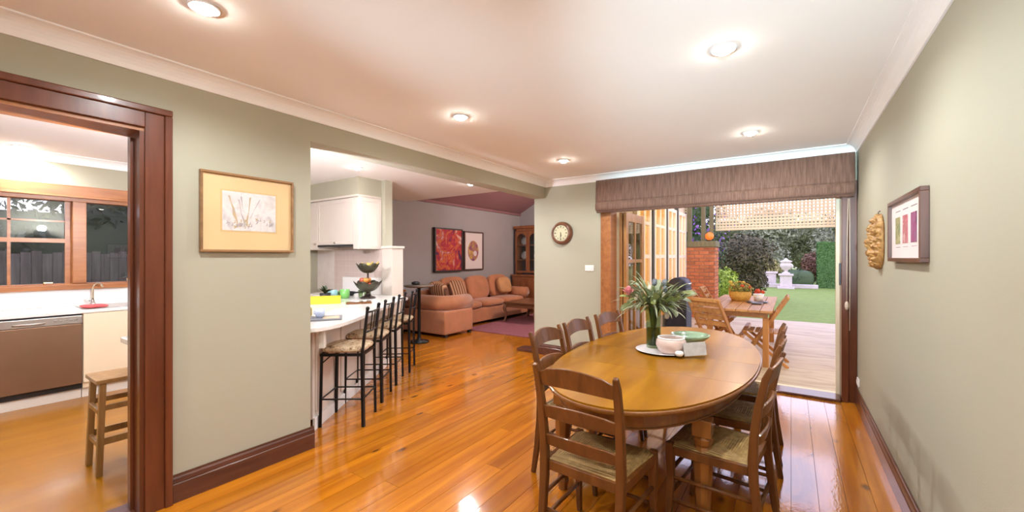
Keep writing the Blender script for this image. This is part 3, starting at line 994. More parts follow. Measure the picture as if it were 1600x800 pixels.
tag(o, 'wide jade green glazed bowl on the dining table beyond the pot', 'bowl')
o = MB().lathe([(0.0, 0.0), (0.018, 0.0), (0.028, 0.012), (0.028, 0.026), (0.02, 0.034), (0.0, 0.036)], 18).build('salt_cellar', M['white'], None, True, loc=(-0.638, 2.992, TZ + 0.0165))
tag(o, 'tiny round white salt cellar on the edge of the white plate', 'salt cellar')

# ================================================================== ROMAN BLIND
fab, nt, bs, out_ = new_mat('brown_woven_blind')
tc = nt.nodes.new('ShaderNodeTexCoord')
mp = nt.nodes.new('ShaderNodeMapping'); mp.inputs['Scale'].default_value = (1, 1, 0.06)
nt.links.new(tc.outputs['Object'], mp.inputs[0])
nz = nt.nodes.new('ShaderNodeTexNoise'); nz.inputs['Scale'].default_value = 70; nz.inputs['Detail'].default_value = 4
nt.links.new(mp.outputs[0], nz.inputs['Vector'])
rp = nt.nodes.new('ShaderNodeValToRGB'); rp.color_ramp.elements[0].position = 0.3; rp.color_ramp.elements[1].position = 0.7
rp.color_ramp.elements[0].color = (0.115, 0.052, 0.032, 1); rp.color_ramp.elements[1].color = (0.22, 0.112, 0.074, 1)
nt.links.new(nz.outputs['Fac'], rp.inputs[0]); nt.links.new(rp.outputs[0], bs.inputs['Base Color'])
bs.inputs['Roughness'].default_value = 0.8; bs.inputs['Sheen Weight'].default_value = 0.2
bl = thing('roman_blind', 'wide brown woven roman blind drawn up over the garden opening', 'blind', (-0.82, 5.2, 2.03))
BX = 1.335
def drape(prof, thick, name, x0=-BX, x1=BX, seed=0.0):
    N = 60
    vs_, fs_ = [], []
    n = len(prof)
    for k in range(N + 1):
        x_ = x0 + (x1 - x0) * k / N
        for (y_, z_) in prof:
            wv = 0.004 * noise.noise(Vector((x_ * 2.3, z_ * 3, seed)))
            vs_.append((x_, y_ + wv, z_ + wv * 1.5))
        for (y_, z_) in reversed(prof):
            wv = 0.004 * noise.noise(Vector((x_ * 2.3, z_ * 3, seed)))
            vs_.append((x_, y_ + wv + thick, z_ + wv * 1.5))
    w = 2 * n
    for k in range(N):
        for j in range(w):
            fs_.append((k*w+j, (k+1)*w+j, (k+1)*w+(j+1)%w, k*w+(j+1)%w))
    fs_ += [tuple(range(w)), tuple(N*w + j for j in range(w-1, -1, -1))]
    return MB().add(vs_, fs_).build(name, fab, bl, True)
B(-BX+0.01, BX-0.01, 0.0, 0.055, 0.37, 0.43).build('headrail', M['white'], bl)
drape([(-0.045, 0.435), (-0.052, 0.30), (-0.060, 0.17), (-0.062, 0.150), (-0.050, 0.140)], 0.008, 'fabric_panel')
drape([(-0.035, 0.16), (-0.066, 0.135), (-0.074, 0.09), (-0.070, 0.045), (-0.05, 0.025), (-0.02, 0.03)], 0.008, 'fabric_fold', seed=3.0)
drape([(-0.020, 0.15), (-0.044, 0.10), (-0.048, 0.03), (-0.035, 0.0), (0.0, 0.005)], 0.008, 'fabric_fold', -BX + 0.005, BX - 0.005, 6.0)
for x_ in (-BX + 0.006, BX - 0.012):
    B(x_, x_ + 0.006, -0.045, 0.03, 0.02, 0.425).build('side_return', fab, bl)
cordm = plain('cream_cord', (0.66, 0.52, 0.40), 0.6)
cd = thing('blind_cord', 'thin cream blind cord with acorn pull hanging by the door jamb', 'cord', (0.475, 5.19, 0.72))
MB().tube([(0, 0, 0.0), (0.003, 0, 0.6), (0, 0, 1.30)], 0.0035, 6).build('cord', cordm, cd, True)
MB().tube([(-0.022, 0, 0.28), (-0.020, 0, 0.8), (-0.01, 0, 1.30)], 0.0035, 6).build('cord', cordm, cd, True)
MB().lathe([(0.0, 0.20), (0.012, 0.21), (0.018, 0.24), (0.014, 0.27), (0.006, 0.285), (0.0, 0.286)], 12, (-0.022, 0, 0)).build('acorn_pull', cordm, cd, True)

# ================================================================== WALL THINGS
RX90 = Matrix.Rotation(R(90), 4, 'X')
ck = thing('wall_clock', 'round wall clock with dark timber case and cream face', 'clock', (-2.715, YB - 0.001, 1.785))
casem = wood('clock_case_timber', (0.10, 0.036, 0.016), (0.17, 0.06, 0.026), 0.3, axis=0, coat=0.5)
MB().lathe([(0.112, 0.004), (0.165, 0.0), (0.165, 0.03), (0.150, 0.062), (0.132, 0.072), (0.118, 0.066), (0.112, 0.05), (0.112, 0.004)], 40).xform(RX90).build('case', casem, ck, True)
face = plain('clock_face', (0.86, 0.70, 0.50), 0.5, var=0.03)
MB().lathe([(0.0, 0.002), (0.113, 0.002), (0.113, 0.060), (0.0, 0.060)], 36).xform(RX90).build('face', face, ck)
inkm = plain('dark_ink', (0.05, 0.03, 0.02), 0.6)
for k in range(12):
    a = k / 12 * 6.283
    MB().beam((0.078*math.sin(a), -0.0610, 0.078*math.cos(a)), (0.100*math.sin(a), -0.0610, 0.100*math.cos(a)), 0.008 if k % 3 else 0.013, 0.002, up=(0, 1, 0)).build('hour_mark', inkm, ck)
for a, l, w in ((R(182), 0.072, 0.007), (R(170), 0.048, 0.010)):
    MB().beam((-0.012*math.sin(a), -0.0625, -0.012*math.cos(a)), (l*math.sin(a), -0.0625, l*math.cos(a)), w, 0.002, up=(0, 1, 0)).build('hand', inkm, ck)
MB().lathe([(0.0, 0.0), (0.116, 0.0), (0.116, 0.002), (0.0, 0.002)], 32, (0, 0, 0.0655)).xform(RX90).build('glass_cover', M['glass'], ck)

sw = thing('light_switch', 'white rectangular light switch plate on the wall below the clock', 'switch', (-2.30, YB - 0.001, 1.29))
B(-0.065, 0.065, -0.010, 0, -0.04, 0.04).build('plate', M['white'], sw, bevel=0.004)
for dx in (-0.03, 0.03):
    B(dx-0.010, dx+0.010, -0.015, -0.0101, -0.014, 0.014).build('rocker', M['white'], sw, bevel=0.002)
po = thing('power_outlet', 'small white power outlet low on the wall beside the garden opening', 'outlet', (XR - 0.001, 5.13, 0.24))
B(-0.012, 0, -0.055, 0.055, -0.036, 0.036).build('plate', M['white'], po, bevel=0.003)
for dy in (-0.025, 0.025):
    B(-0.016, -0.0121, dy-0.014, dy+0.014, -0.018, 0.018).build('socket', M['white'], po, bevel=0.002)

def frame_rect(par, name, mat, w, h, fw, d0, d1, axis):
    """Four mitred bars of a frame in the local plane; axis = sign of x the picture faces."""
    for (a0, a1, b0, b1) in ((-w/2, w/2, h/2 - fw, h/2), (-w/2, w/2, -h/2, -h/2 + fw), (-w/2, -w/2 + fw, -h/2 + fw, h/2 - fw), (w/2 - fw, w/2, -h/2 + fw, h/2 - fw)):
        x0, x1 = sorted((axis * d0, axis * d1))
        B(x0, x1, a0, a1, b0, b1).build(name, mat, par, bevel=0.002)
def slab(par, name, mat, w, h, d0, d1, axis, cy=0.0, cz=0.0):
    x0, x1 = sorted((axis * d0, axis * d1))
    return B(x0, x1, cy - w/2, cy + w/2, cz - h/2, cz + h/2).build(name, mat, par)

# watercolour by the kitchen doorway
wc = thing('watercolour_picture', 'framed pale watercolour of trees with wide tan mat beside the kitchen doorway', 'picture', (XL + 0.001, 1.275, 1.728))
frm = wood('slim_oak_frame', (0.22, 0.11, 0.045), (0.32, 0.17, 0.07), 0.4, axis=1)
frame_rect(wc, 'frame', frm, 0.565, 0.505, 0.014, 0.0, 0.030, 1)
slab(wc, 'mat_board', plain('tan_mat_board', (0.68, 0.47, 0.24), 0.8, var=0.02), 0.537, 0.477, 0.002, 0.016, 1)
slab(wc, 'mat_bevel', plain('mat_bevel', (0.60, 0.42, 0.2), 0.8), 0.345, 0.272, 0.016, 0.0172, 1, 0.0, 0.012)
slab(wc, 'paper', ramp_mat('watercolour_wash', [(0.3, (0.50, 0.45, 0.44)), (0.5, (0.66, 0.62, 0.60)), (0.7, (0.56, 0.50, 0.47))], scale=9), 0.325, 0.252, 0.0172, 0.0182, 1, 0.0, 0.012)
ink_a = ramp_mat('ochre_wash', [(0.3, (0.52, 0.37, 0.17)), (0.7, (0.44, 0.35, 0.26))], scale=30)
ink_b = ramp_mat('grey_wash', [(0.3, (0.36, 0.31, 0.31)), (0.7, (0.50, 0.44, 0.43))], scale=30)
wr = random.Random(5)
SX = [0.0184]
def stroke(pts, w, mat):
    vs_, fs_ = [], []
    SX[0] += 0.00006
    for k, (y_, z_) in enumerate(pts):
        ww = w * (0.6 + 0.4 * math.sin(k * 1.7 + w * 300))
        vs_ += [(SX[0], y_ - ww, z_), (SX[0], y_ + ww, z_)]
    for k in range(len(pts) - 1):
        fs_.append((2*k, 2*k+1, 2*k+3, 2*k+2))
    MB().add(vs_, fs_).build('brush_stroke', mat, wc)
stroke([(-0.125, 0.11), (-0.115, 0.07), (-0.10, 0.03), (-0.095, -0.01), (-0.08, -0.05), (-0.075, -0.085)], 0.010, ink_a)
stroke([(-0.07, 0.09), (-0.06, 0.05), (-0.055, 0.0), (-0.04, -0.04), (-0.03, -0.075)], 0.007, ink_b)
stroke([(-0.055, 0.11), (-0.05, 0.07), (-0.045, 0.03)], 0.006, ink_b)
stroke([(0.0, 0.11), (-0.005, 0.06), (-0.01, 0.01), (-0.02, -0.04), (-0.02, -0.08)], 0.006, ink_a)
stroke([(0.06, 0.10), (0.04, 0.06), (0.02, 0.02), (0.0, -0.03)], 0.004, ink_b)
for k in range(34):
    y_ = wr.uniform(-0.14, 0.14); z_ = -0.075 + wr.uniform(-0.02, 0.025) + (0.03 * wr.random() if y_ > 0.03 else 0)
    stroke([(y_, z_ - 0.008), (y_ + 0.006, z_), (y_ + 0.004, z_ + 0.010)], wr.uniform(0.006, 0.013), wr.choice((ink_b, ink_b, ink_a)))

# framed cards on the right wall
fc = thing('framed_cards', 'deep brown frame holding three small colourful cards on white mount', 'picture', (XR - 0.001, 3.095, 1.597))
frame_rect(fc, 'frame', wood('dark_jarrah_frame', (0.075, 0.024, 0.012), (0.12, 0.04, 0.02), 0.35, axis=2, coat=0.2), 0.79, 0.365, 0.022, 0.0, 0.034, -1)
slab(fc, 'mount', plain('pinkish_mount', (0.78, 0.66, 0.64), 0.7, var=0.01), 0.746, 0.321, 0.002, 0.016, -1)
for cy, c0, c1, c2 in ((0.19, (0.08, 0.16, 0.10), (0.30, 0.26, 0.10), (0.52, 0.45, 0.24)), (0.0, (0.60, 0.20, 0.20), (0.42, 0.10, 0.12), (0.62, 0.40, 0.36)), (-0.19, (0.10, 0.05, 0.12), (0.32, 0.06, 0.16), (0.20, 0.14, 0.24))):
    slab(fc, 'card', ramp_mat('card_print', [(0.3, c0), (0.5, c1), (0.7, c2)], scale=22), 0.115, 0.155, 0.016, 0.0185, -1, cy, 0.0)
    for k in range(5):
        slab(fc, 'caption_line', inkm, 0.020, 0.004, 0.016, 0.0168, -1, cy - 0.052 + k*0.026, 0.112)
    for k in range(4):
        slab(fc, 'caption_line', plain('faint_ink', (0.35, 0.25, 0.25), 0.7), 0.024, 0.003, 0.016, 0.0168, -1, cy - 0.045 + k*0.030, -0.098)

# carved wooden face mask
mk = thing('carved_mask', 'carved honey-coloured wooden face mask hanging beside the framed cards', 'mask', (XR - 0.001, 3.985, 1.555))
N, Mm = 64, 72
vs_, fs_ = [], []
def bumpf(a, b, ca, cb, sa, sb):
    return math.exp(-((a-ca)/sa)**2 - ((b-cb)/sb)**2)
for j in range(Mm + 1):
    for k in range(N + 1):
        u, v = k / N * 2 - 1, j / Mm * 2 - 1           # u across, v up
        ww = 0.165 * math.sqrt(max(0.0, 1 - abs(v) ** 3.2)) * (1.0 + 0.05 * v)
        dep = 0.052 * math.sqrt(max(0, 1 - 0.96*u*u)) * (1 - 0.85 * abs(v) ** 6)
        f = 0.038 * bumpf(u, v, 0, 0.0, 0.16, 0.26) + 0.022 * bumpf(u, v, 0, -0.42, 0.35, 0.09) + 0.016 * bumpf(u, v, 0, -0.60, 0.32, 0.07)
        f += -0.020 * (bumpf(u, v, 0.42, 0.22, 0.2, 0.12) + bumpf(u, v, -0.42, 0.22, 0.2, 0.12)) + 0.018 * bumpf(abs(u), v, 0.4, 0.42, 0.35, 0.09)
        f += 0.020 * bumpf(u, v, 0, -0.84, 0.4, 0.12)
        f += 0.010 * math.sin(v * 26) * (0.4 + 0.6 * abs(u)) * (1 if v > 0.5 else 0.55)
        f += 0.016 * noise.noise(Vector((u * 6, v * 9, 1.3))) + 0.020 * noise.noise(Vector((u * 11, v * 17, 4.1))) + 0.010 * noise.noise(Vector((u * 22, v * 30, 7.7)))
        vs_.append((-max(0.004, dep + f * max(0, 1 - abs(u) ** 6)), u * ww, v * 0.203))
for j in range(Mm):
    for k in range(N):
        a = j * (N + 1) + k
        fs_.append((a, a + N + 1, a + N + 2, a + 1))
# flat back
bb = len(vs_)
vs_ += [(0.0, vs_[i_][1], vs_[i_][2]) for i_ in range(bb)]
for j in range(Mm):
    for k in range(N):
        a = bb + j * (N + 1) + k
        fs_.append((a, a + 1, a + N + 2, a + N + 1))
for j in range(Mm):
    for k in (0, N):
        a = j * (N + 1) + k
        fs_.append((a, a + N + 1, a + N + 1 + bb, a + bb) if k == N else (a, a + bb, a + N + 1 + bb, a + N + 1))
for k in range(N):
    for j in (0, Mm):
        a = j * (N + 1) + k
        fs_.append((a, a + 1, a + 1 + bb, a + bb))
MB().add(vs_, fs_).build('carving', wood('mask_timber', (0.30, 0.13, 0.035), (0.58, 0.31, 0.10), 0.5, axis=2, scale=9, stretch=0.6), mk, True)
MB().tube([(-0.012, 0, 0.20), (-0.010, 0.01, 0.215), (-0.002, 0, 0.222)], 0.004, 6).build('hanging_loop', inkm, mk, True)
# ================================================================== KITCHEN
PU, PN = Vector((-0.57, 0.8216, 0)), Vector((0.8216, 0.57, 0))      # along / across the angled peninsula
def pp(s, n):
    v = PU * s + PN * n
    return (v.x, v.y)
arc = []
for k in range(9):
    a = k / 8
    p0, p1, p2 = Vector((-3.035, 1.715)), Vector((-2.955, 1.84)), Vector(pp(3.62, -1.36))
    arc.append(tuple(p0 * (1-a)**2 + p1 * 2*a*(1-a) + p2 * a*a))
poly = [(-3.205, 0.80), (-3.205, 1.715)] + arc + [pp(5.55, -1.36), (-4.42, 3.825), (-4.89, 3.825), (-4.89, 3.855), (-6.0, 3.855), (-6.0, 3.27), (-5.05, 3.27), pp(5.15, -2.25), pp(3.35, -2.25), (-3.76, 0.80)]
o = MB().prism(poly, 0.862, 0.90).build('worktop', M['counter'], bevel=0.006)
tag(o, 'pale stone breakfast bar worktop running from the doorway bench to the range', 'worktop')
# bench at the doorway
t = thing('kitchen_cabinet', 'pale end-panelled cabinet just inside the kitchen doorway', 'cabinet', (-3.47, 1.2, 0))
B(-0.23, 0.255, -0.34, 0.30, 0.10, 0.861).build('body', M['pink_cab'], t)
B(-0.235, 0.258, -0.362, -0.341, 0.10, 0.861).build('end_panel', M['pink_cab'], t, bevel=0.002)
B(-0.215, -0.175, -0.366, -0.3621, 0.16, 0.80).build('panel_moulding', M['pink_cab'], t, bevel=0.001)
B(-0.235, 0.258, -0.372, 0.30, 0.0, 0.099).build('kickboard', M['trim'], t, bevel=0.003)
B(-0.252, -0.231, -0.335, 0.29, 0.12, 0.85).build('door', M['white_cab'], t, bevel=0.003)
# peninsula base
t = thing('kitchen_cabinet', 'pale panelled breakfast bar base behind the row of stools', 'cabinet', (0, 0, 0))
pb = [pp(3.42, -1.63), pp(5.55, -1.63), (-4.88, 3.80), pp(5.2, -2.18), pp(3.42, -2.18)]
MB().prism(pb, 0.09, 0.861).build('body', M['pink_cab'], t)
MB().prism([pp(3.42, -1.628), pp(3.42, -1.61), pp(5.55, -1.61), pp(5.55, -1.628)], 0.0, 0.10).build('kickboard', M['white'], t)
for k in range(4):
    s0, s1 = 3.46 + k * 0.52, 3.46 + k * 0.52 + 0.48
    MB().prism([pp(s0, -1.629), pp(s0, -1.615), pp(s1, -1.615), pp(s1, -1.629)], 0.14, 0.82).build('back_panel', M['pink_cab'], t, bevel=0.003)
for s in (3.5,):
    MB().prism([pp(3.25, -1.50), pp(3.25, -1.46), pp(3.29, -1.46), pp(3.29, -1.50)], 0.72, 0.861).build('bracket', M['white_cab'], t)
# range bench
t = thing('kitchen_cabinet', 'white base cabinet under the range bench along the tiled wall', 'cabinet', (-5.4, 3.58, 0))
B(-0.58, 0.33, -0.25, 0.27, 0.10, 0.861).build('body', M['white_cab'], t)
B(-0.56, 0.30, -0.21, 0.27, 0.0, 0.099).build('kickboard', M['pink_cab'], t)
for k in range(2):
    d = B(-0.56 + k*0.44, -0.13 + k*0.44, -0.272, -0.251, 0.12, 0.85).build('door', M['white_cab'], t, bevel=0.003)
    MB().ball((-0.17 + k*0.10, -0.285, 0.75), 0.013).build('knob', M['steel'], d, True)
# tiled splashback
sp = B(-6.595, -4.885, 3.858, 3.869, 0.901, 1.60).build('wall_splashback', M['grout'])
struct(sp)
tile_me = B(-0.049, 0.049, -0.006, 0, -0.049, 0.049).mesh('tile', M['tile'])
for r_ in range(7):
    for c_ in range(12):
        x_ = -4.937 - c_ * 0.1005
        link_mesh('tile', tile_me, sp, (x_, 3.8578, 0.953 + r_ * 0.1005))
up = B(-5.78, -4.90, 3.79, 3.845, 0.901, 1.14).build('splash_upstand', M['white'], bevel=0.004)
tag(up, 'low white upstand behind the mugs against the tiled wall', 'upstand')
# bulkhead + overhead cupboards
struct(B(-6.6, -4.945, 3.485, 3.87, 2.29, CEIL).build('wall_bulkhead', M['wall']))
t = thing('wall_cupboard', 'white shaker wall cupboard with built-in range hood above the tiles', 'cupboard', (-5.5, 3.68, 1.55))
B(-0.47, 0.43, -0.17, 0.186, 0.07, 0.735).build('body', M['white_cab'], t)
B(0.43, 0.55, -0.19, 0.186, 0.005, 0.735).build('side_pillar', M['white_cab'], t, bevel=0.003)
B(-1.09, -0.47, -0.17, 0.186, 0.005, 0.735).build('body', M['white_cab'], t)
B(-1.09, 0.56, -0.215, 0.186, 0.7351, 0.765).build('cornice_moulding', M['white_cab'], t, bevel=0.004)
B(-0.46, 0.42, -0.19, 0.17, 0.045, 0.069).build('range_hood', M['black'], t)
def shaker(x0, x1, z0, z1, y, name, par, axis='y', sgn=-1):
    d = bpy.data.objects.new(name, None)
    f = 0.055
    m = MB()
    if axis == 'y':
        m.box(x0, x1, y - 0.012, y, z0, z1)
        o = m.build(name, M['white_cab'], par)
        for a in ((x0, x1, z1-f, z1), (x0, x1, z0, z0+f), (x0, x0+f, z0+f, z1-f), (x1-f, x1, z0+f, z1-f)):
            B(a[0], a[1], y-0.020, y-0.0121, a[2], a[3]).build('door_rail', M['white_cab'], o, bevel=0.002)
    else:
        m.box(y, y + 0.012, x0, x1, z0, z1)
        o = m.build(name, M['white_cab'], par)
        for a in ((x0, x1, z1-f, z1), (x0, x1, z0, z0+f), (x0, x0+f, z0+f, z1-f), (x1-f, x1, z0+f, z1-f)):
            B(y+0.0121, y+0.020, a[0], a[1], a[2], a[3]).build('door_rail', M['white_cab'], o, bevel=0.002)
    return o
d = shaker(-0.465, 0.425, 0.075, 0.73, -0.171, 'door', t)
MB().lathe([(0.0, 0.0), (0.012, 0.0), (0.018, 0.014), (0.012, 0.024), (0.0, 0.026)], 12, (0, 0, 0)).xform(RX90).build('knob', M['steel'], d, True, loc=(0.0, -0.192, 0.105))
d = shaker(-0.775, -0.475, 0.01, 0.73, -0.171, 'door', t)
MB().lathe([(0.0, 0.0), (0.012, 0.0), (0.018, 0.014), (0.012, 0.024), (0.0, 0.026)], 12, (0, 0, 0)).xform(RX90).build('knob', M['steel'], d, True, loc=(-0.51, -0.192, 0.09))
shaker(-0.18, 0.18, 0.01, 0.73, 0.551, 'end_panel', t, 'x')

# window-side run of cabinets
cw = B(-6.595, -5.975, -2.2, 3.2, 0.866, 0.90).build('worktop', M['counter'], bevel=0.005)
tag(cw, 'long pale stone worktop below the timber kitchen window', 'worktop')
sb_ = B(-6.599, -6.585, -2.2, 3.2, 0.901, 1.084).build('trim_11', M['white']); struct(sb_)
dw = thing('dishwasher', 'stainless steel dishwasher under the kitchen window worktop', 'dishwasher', (-6.28, 0.69, 0))
B(-0.28, 0.27, -0.296, 0.296, 0.10, 0.865).build('body', M['black'], dw)
B(0.271, 0.300, -0.296, 0.296, 0.155, 0.765).build('door', plain('warm_brushed_steel', (0.26, 0.155, 0.095), 0.38, metal=0.75, var=0.03), dw, bevel=0.004)
cp = B(0.271, 0.303, -0.296, 0.296, 0.77, 0.848).build('control_panel', M['steel'], dw, bevel=0.004)
for k in range(5):
    B(0.303, 0.307, 0.10 + k*0.035, 0.12 + k*0.035, 0.805, 0.815).build('button', M['chrome'], cp)
MB().tube([(0.304, -0.16, 0.80), (0.32, -0.14, 0.80), (0.32, 0.02, 0.80), (0.304, 0.04, 0.80)], 0.007, 8).build('handle', M['steel'], cp, True)
B(-0.2, 0.235, -0.296, 0.296, 0.0, 0.099).build('kickboard', M['pink_cab'], dw)
B(0.236, 0.25, -0.296, 0.296, 0.0, 0.15).build('kick_plate', M['white_cab'], dw)
for y0, y1, lab in ((0.992, 1.60, 'cream sink cupboard right beside the steel dishwasher'), (1.605, 2.25, 'cream cupboard second along from the steel dishwasher'), (-0.22, 0.388, 'cream cupboard on the hidden side of the dishwasher')):
    t = thing('base_cupboard', lab, 'cupboard', (-6.28, (y0+y1)/2, 0), 0, 'window-side base cupboards')
    w = (y1 - y0) / 2
    B(-0.28, 0.275, -w, w, 0.10, 0.865).build('body', M['cream_door'], t)
    B(0.276, 0.298, -w+0.003, w-0.003, 0.155, 0.862).build('door', M['cream_door'], t, bevel=0.003)
    B(0.10, 0.245, -w, w, 0.0, 0.099).build('kickboard', M['white_cab'], t)
sk = thing('sink', 'stainless inset sink and drainer set in the window worktop', 'sink', (-6.28, 1.35, 0.901))
B(-0.22, 0.22, -0.34, 0.34, 0, 0.006).build('drainer', M['steel'], sk, bevel=0.002)
for k in range(7):
    B(-0.18, 0.18, 0.06 + k*0.036, 0.072 + k*0.036, 0.0061, 0.010).build('drainer_rib', M['chrome'], sk)
fa = thing('tap', 'slim chrome gooseneck tap behind the kitchen sink', 'tap', (-6.53, 1.16, 0.901))
MB().lathe([(0.0, 0.0), (0.03, 0.0), (0.03, 0.02), (0.018, 0.03), (0.015, 0.06), (0.0, 0.06)], 14).build('base', M['chrome'], fa, True)
MB().tube([(0, 0, 0.05), (0, 0, 0.20), (0.02, 0.01, 0.235), (0.06, 0.03, 0.25), (0.10, 0.05, 0.235), (0.115, 0.058, 0.205)], 0.010, 10).build('spout', plain('warm_chrome', (0.7, 0.6, 0.45), 0.2, metal=1.0), fa, True)
MB().tube([(0, -0.02, 0.045), (0, -0.07, 0.07)], 0.008, 8).build('lever', M['chrome'], fa, True)
o = MB().pad(-0.12, 0.12, -0.10, 0.10, 0, 0.028).build('dish_cloth', plain('red_cloth', (0.62, 0.08, 0.08), 0.8, var=0.2, scale=20), None, True, loc=(-6.14, 1.10, 0.909))
tag(o, 'folded red dish cloth lying beside the kitchen sink', 'cloth')
for x_, y_, r_, lab in ((-6.2, 1.46, 0.075, 'small shiny upturned bowl on the sink drainer'), (-6.33, 1.60, 0.06, 'small upturned cup on the sink drainer')):
    o = MB().lathe([(r_, 0.0), (r_*0.95, 0.02), (r_*0.6, 0.045), (0.0, 0.052)], 16).build('drying_bowl', M['steel'], None, True, loc=(x_, y_, 0.912))
    tag(o, lab, 'bowl')
plant = thing('potted_plant', 'small leafy plant in cream pot on the kitchen window sill', 'plant', (-6.567, 1.485, 1.136))
MB().lathe([(0.0, 0.0), (0.026, 0.0), (0.034, 0.055), (0.030, 0.055), (0.0, 0.045)], 14).build('pot', plain('cream_pot', (0.72, 0.56, 0.38), 0.6), plant, True)
lm = leaf_mesh(0.09, 0.016, 0.7, plain('indoor_leaf', (0.05, 0.09, 0.03), 0.4, var=0.3))
for k in range(14):
    link_mesh('leaf', lm, plant, (0, 0, 0.05), (R(brnd.uniform(20, 75)), 0, k * 0.45 - 3.6))

# step stool by the bench
ss = thing('step_stool', 'oak kitchen step stool standing beside the doorway bench', 'step stool', (-3.89, 0.86, 0))
oakm = wood('step_oak', (0.28, 0.14, 0.04), (0.40, 0.22, 0.075), 0.4, axis=2, rnd=0.15, coat=0.2)
B(-0.15, 0.15, -0.18, 0.17, 0.605, 0.632).build('top_step', oakm, ss, bevel=0.004)
for s in (-1, 1):
    MB().beam((s*0.125, -0.145, 0.604), (s*0.135, -0.165, 0.0), 0.032, 0.040, up=(1, 0, 0)).build('leg', oakm, ss, bevel=0.003)
    MB().beam((s*0.120, 0.03, 0.604), (s*0.130, 0.36, 0.0), 0.026, 0.040, up=(1, 0, 0)).build('leg', oakm, ss, bevel=0.003)
    MB().beam((s*0.128, -0.155, 0.22), (s*0.125, 0.26, 0.22), 0.020, 0.045).build('side_rail', oakm, ss, bevel=0.003)
    MB().beam((s*0.126, -0.150, 0.44), (s*0.123, 0.13, 0.44), 0.020, 0.035).build('side_rail', oakm, ss, bevel=0.003)
B(-0.105, 0.105, 0.06, 0.26, 0.40, 0.42).build('step_tread', oakm, ss, bevel=0.003)
B(-0.11, 0.11, 0.17, 0.36, 0.20, 0.22).build('step_tread', oakm, ss, bevel=0.003)
for z in (0.20, 0.42):
    MB().beam((-0.12, -0.158, z), (0.12, -0.158, z), 0.022, 0.032).build('cross_rail', oakm, ss, bevel=0.003)

# ---- things on the breakfast bar
fs = thing('fruit_stand', 'two-tier dark metal fruit stand with leaf-shaped bowls of fruit', 'fruit stand', (-4.62, 3.40, 0.901))
iron = plain('bronze_iron', (0.045, 0.030, 0.024), 0.4, metal=0.7)
bowlm = plain('dark_leaf_metal', (0.055, 0.048, 0.028), 0.4, metal=0.4, var=0.3)
MB().lathe([(0.0, 0.0), (0.10, 0.0), (0.10, 0.008), (0.045, 0.035), (0.028, 0.06), (0.026, 0.085), (0.0, 0.085)], 20).build('base', iron, fs, True)
MB().tube([(0, 0, 0.08), (0, 0, 0.36)], 0.012, 10).build('stem', iron, fs, True)
def leafbowl(r, z0, h, name):
    vs_, fs_ = [], []
    n, m_ = 40, 6
    for i_ in range(m_ + 1):
        for k in range(n):
            a = 2*math.pi*k/n
            u = i_ / m_
            pet = 1 + 0.22 * u * abs(math.cos(a * 3)) - 0.10 * u
            rr = (0.02 + (r - 0.02) * u ** 0.8) * pet
            zz = z0 + h * u ** 1.8 * (0.75 + 0.35 * abs(math.cos(a * 3)) * u)
            vs_.append((rr*math.cos(a), rr*math.sin(a), zz))
    for i_ in range(m_):
        for k in range(n):
            fs_.append((i_*n+k, i_*n+(k+1)%n, (i_+1)*n+(k+1)%n, (i_+1)*n+k))
    o = MB().add(vs_, fs_).build(name, bowlm, fs, True)
    sm = o.modifiers.new('solid', 'SOLIDIFY'); sm.thickness = 0.006
    return o
leafbowl(0.165, 0.085, 0.13, 'lower_bowl')
leafbowl(0.135, 0.33, 0.12, 'upper_bowl')
apple = plain('apple_red', (0.62, 0.10, 0.05), 0.35, var=0.35, scale=15, coat=0.3)
orange = plain('mandarin_orange', (0.70, 0.26, 0.04), 0.45, var=0.1, scale=40)
banana = plain('banana_yellow', (0.62, 0.44, 0.10), 0.5, var=0.15)
pear = plain('pear_brown', (0.30, 0.20, 0.08), 0.5, var=0.2)
frs = random.Random(2)
for k, (dx, dy, dz, mt, nm) in enumerate(((-0.075, -0.03, 0.165, apple, 'apple'), (0.0, -0.082, 0.165, apple, 'apple'), (0.080, -0.035, 0.165, apple, 'apple'), (0.045, 0.07, 0.165, orange, 'mandarin'), (-0.05, 0.062, 0.165, apple, 'apple'), (-0.042, -0.058, 0.236, apple, 'apple'), (0.045, -0.062, 0.236, orange, 'mandarin'), (-0.03, 0.03, 0.238, orange, 'mandarin'))):
    f = thing(nm, 'red apple heaped in the lower bowl of the fruit stand' if nm == 'apple' else 'orange mandarin heaped in the lower bowl of the fruit stand', 'fruit', (-4.62 + dx, 3.40 + dy, 0.901 + dz), frs.uniform(0, 6), 'apples in the fruit stand' if nm == 'apple' else 'mandarins in the fruit stand')
    MB().lathe([(0.0, -0.030), (0.014, -0.034), (0.030, -0.022), (0.037, 0.0), (0.033, 0.022), (0.016, 0.033), (0.0, 0.026)], 14).build('flesh', mt, f, True)
    MB().tube([(0, 0, 0.026), (0.003, 0, 0.033)], 0.002, 5).build('stalk', inkm, f)
for k in range(2):
    f = MB().tube([(-0.07 + 0.0*k, 0.0, 0.01), (-0.04, 0.012, -0.012), (0.0, 0.018, -0.02), (0.045, 0.012, -0.008), (0.075, 0.0, 0.022), (0.085, -0.002, 0.045)], [0.006, 0.015, 0.018, 0.017, 0.011, 0.005], 8).build('banana', banana, None, True, loc=(-4.60 + 0.02*k, 3.365 + 0.07*k, 0.901 + 0.45))
    f.rotation_euler = (0.2, 0.1, 0.5 + 0.12 * k)
    tag(f, 'ripe yellow banana in the upper bowl of the fruit stand', 'fruit', 'bananas in the fruit stand')
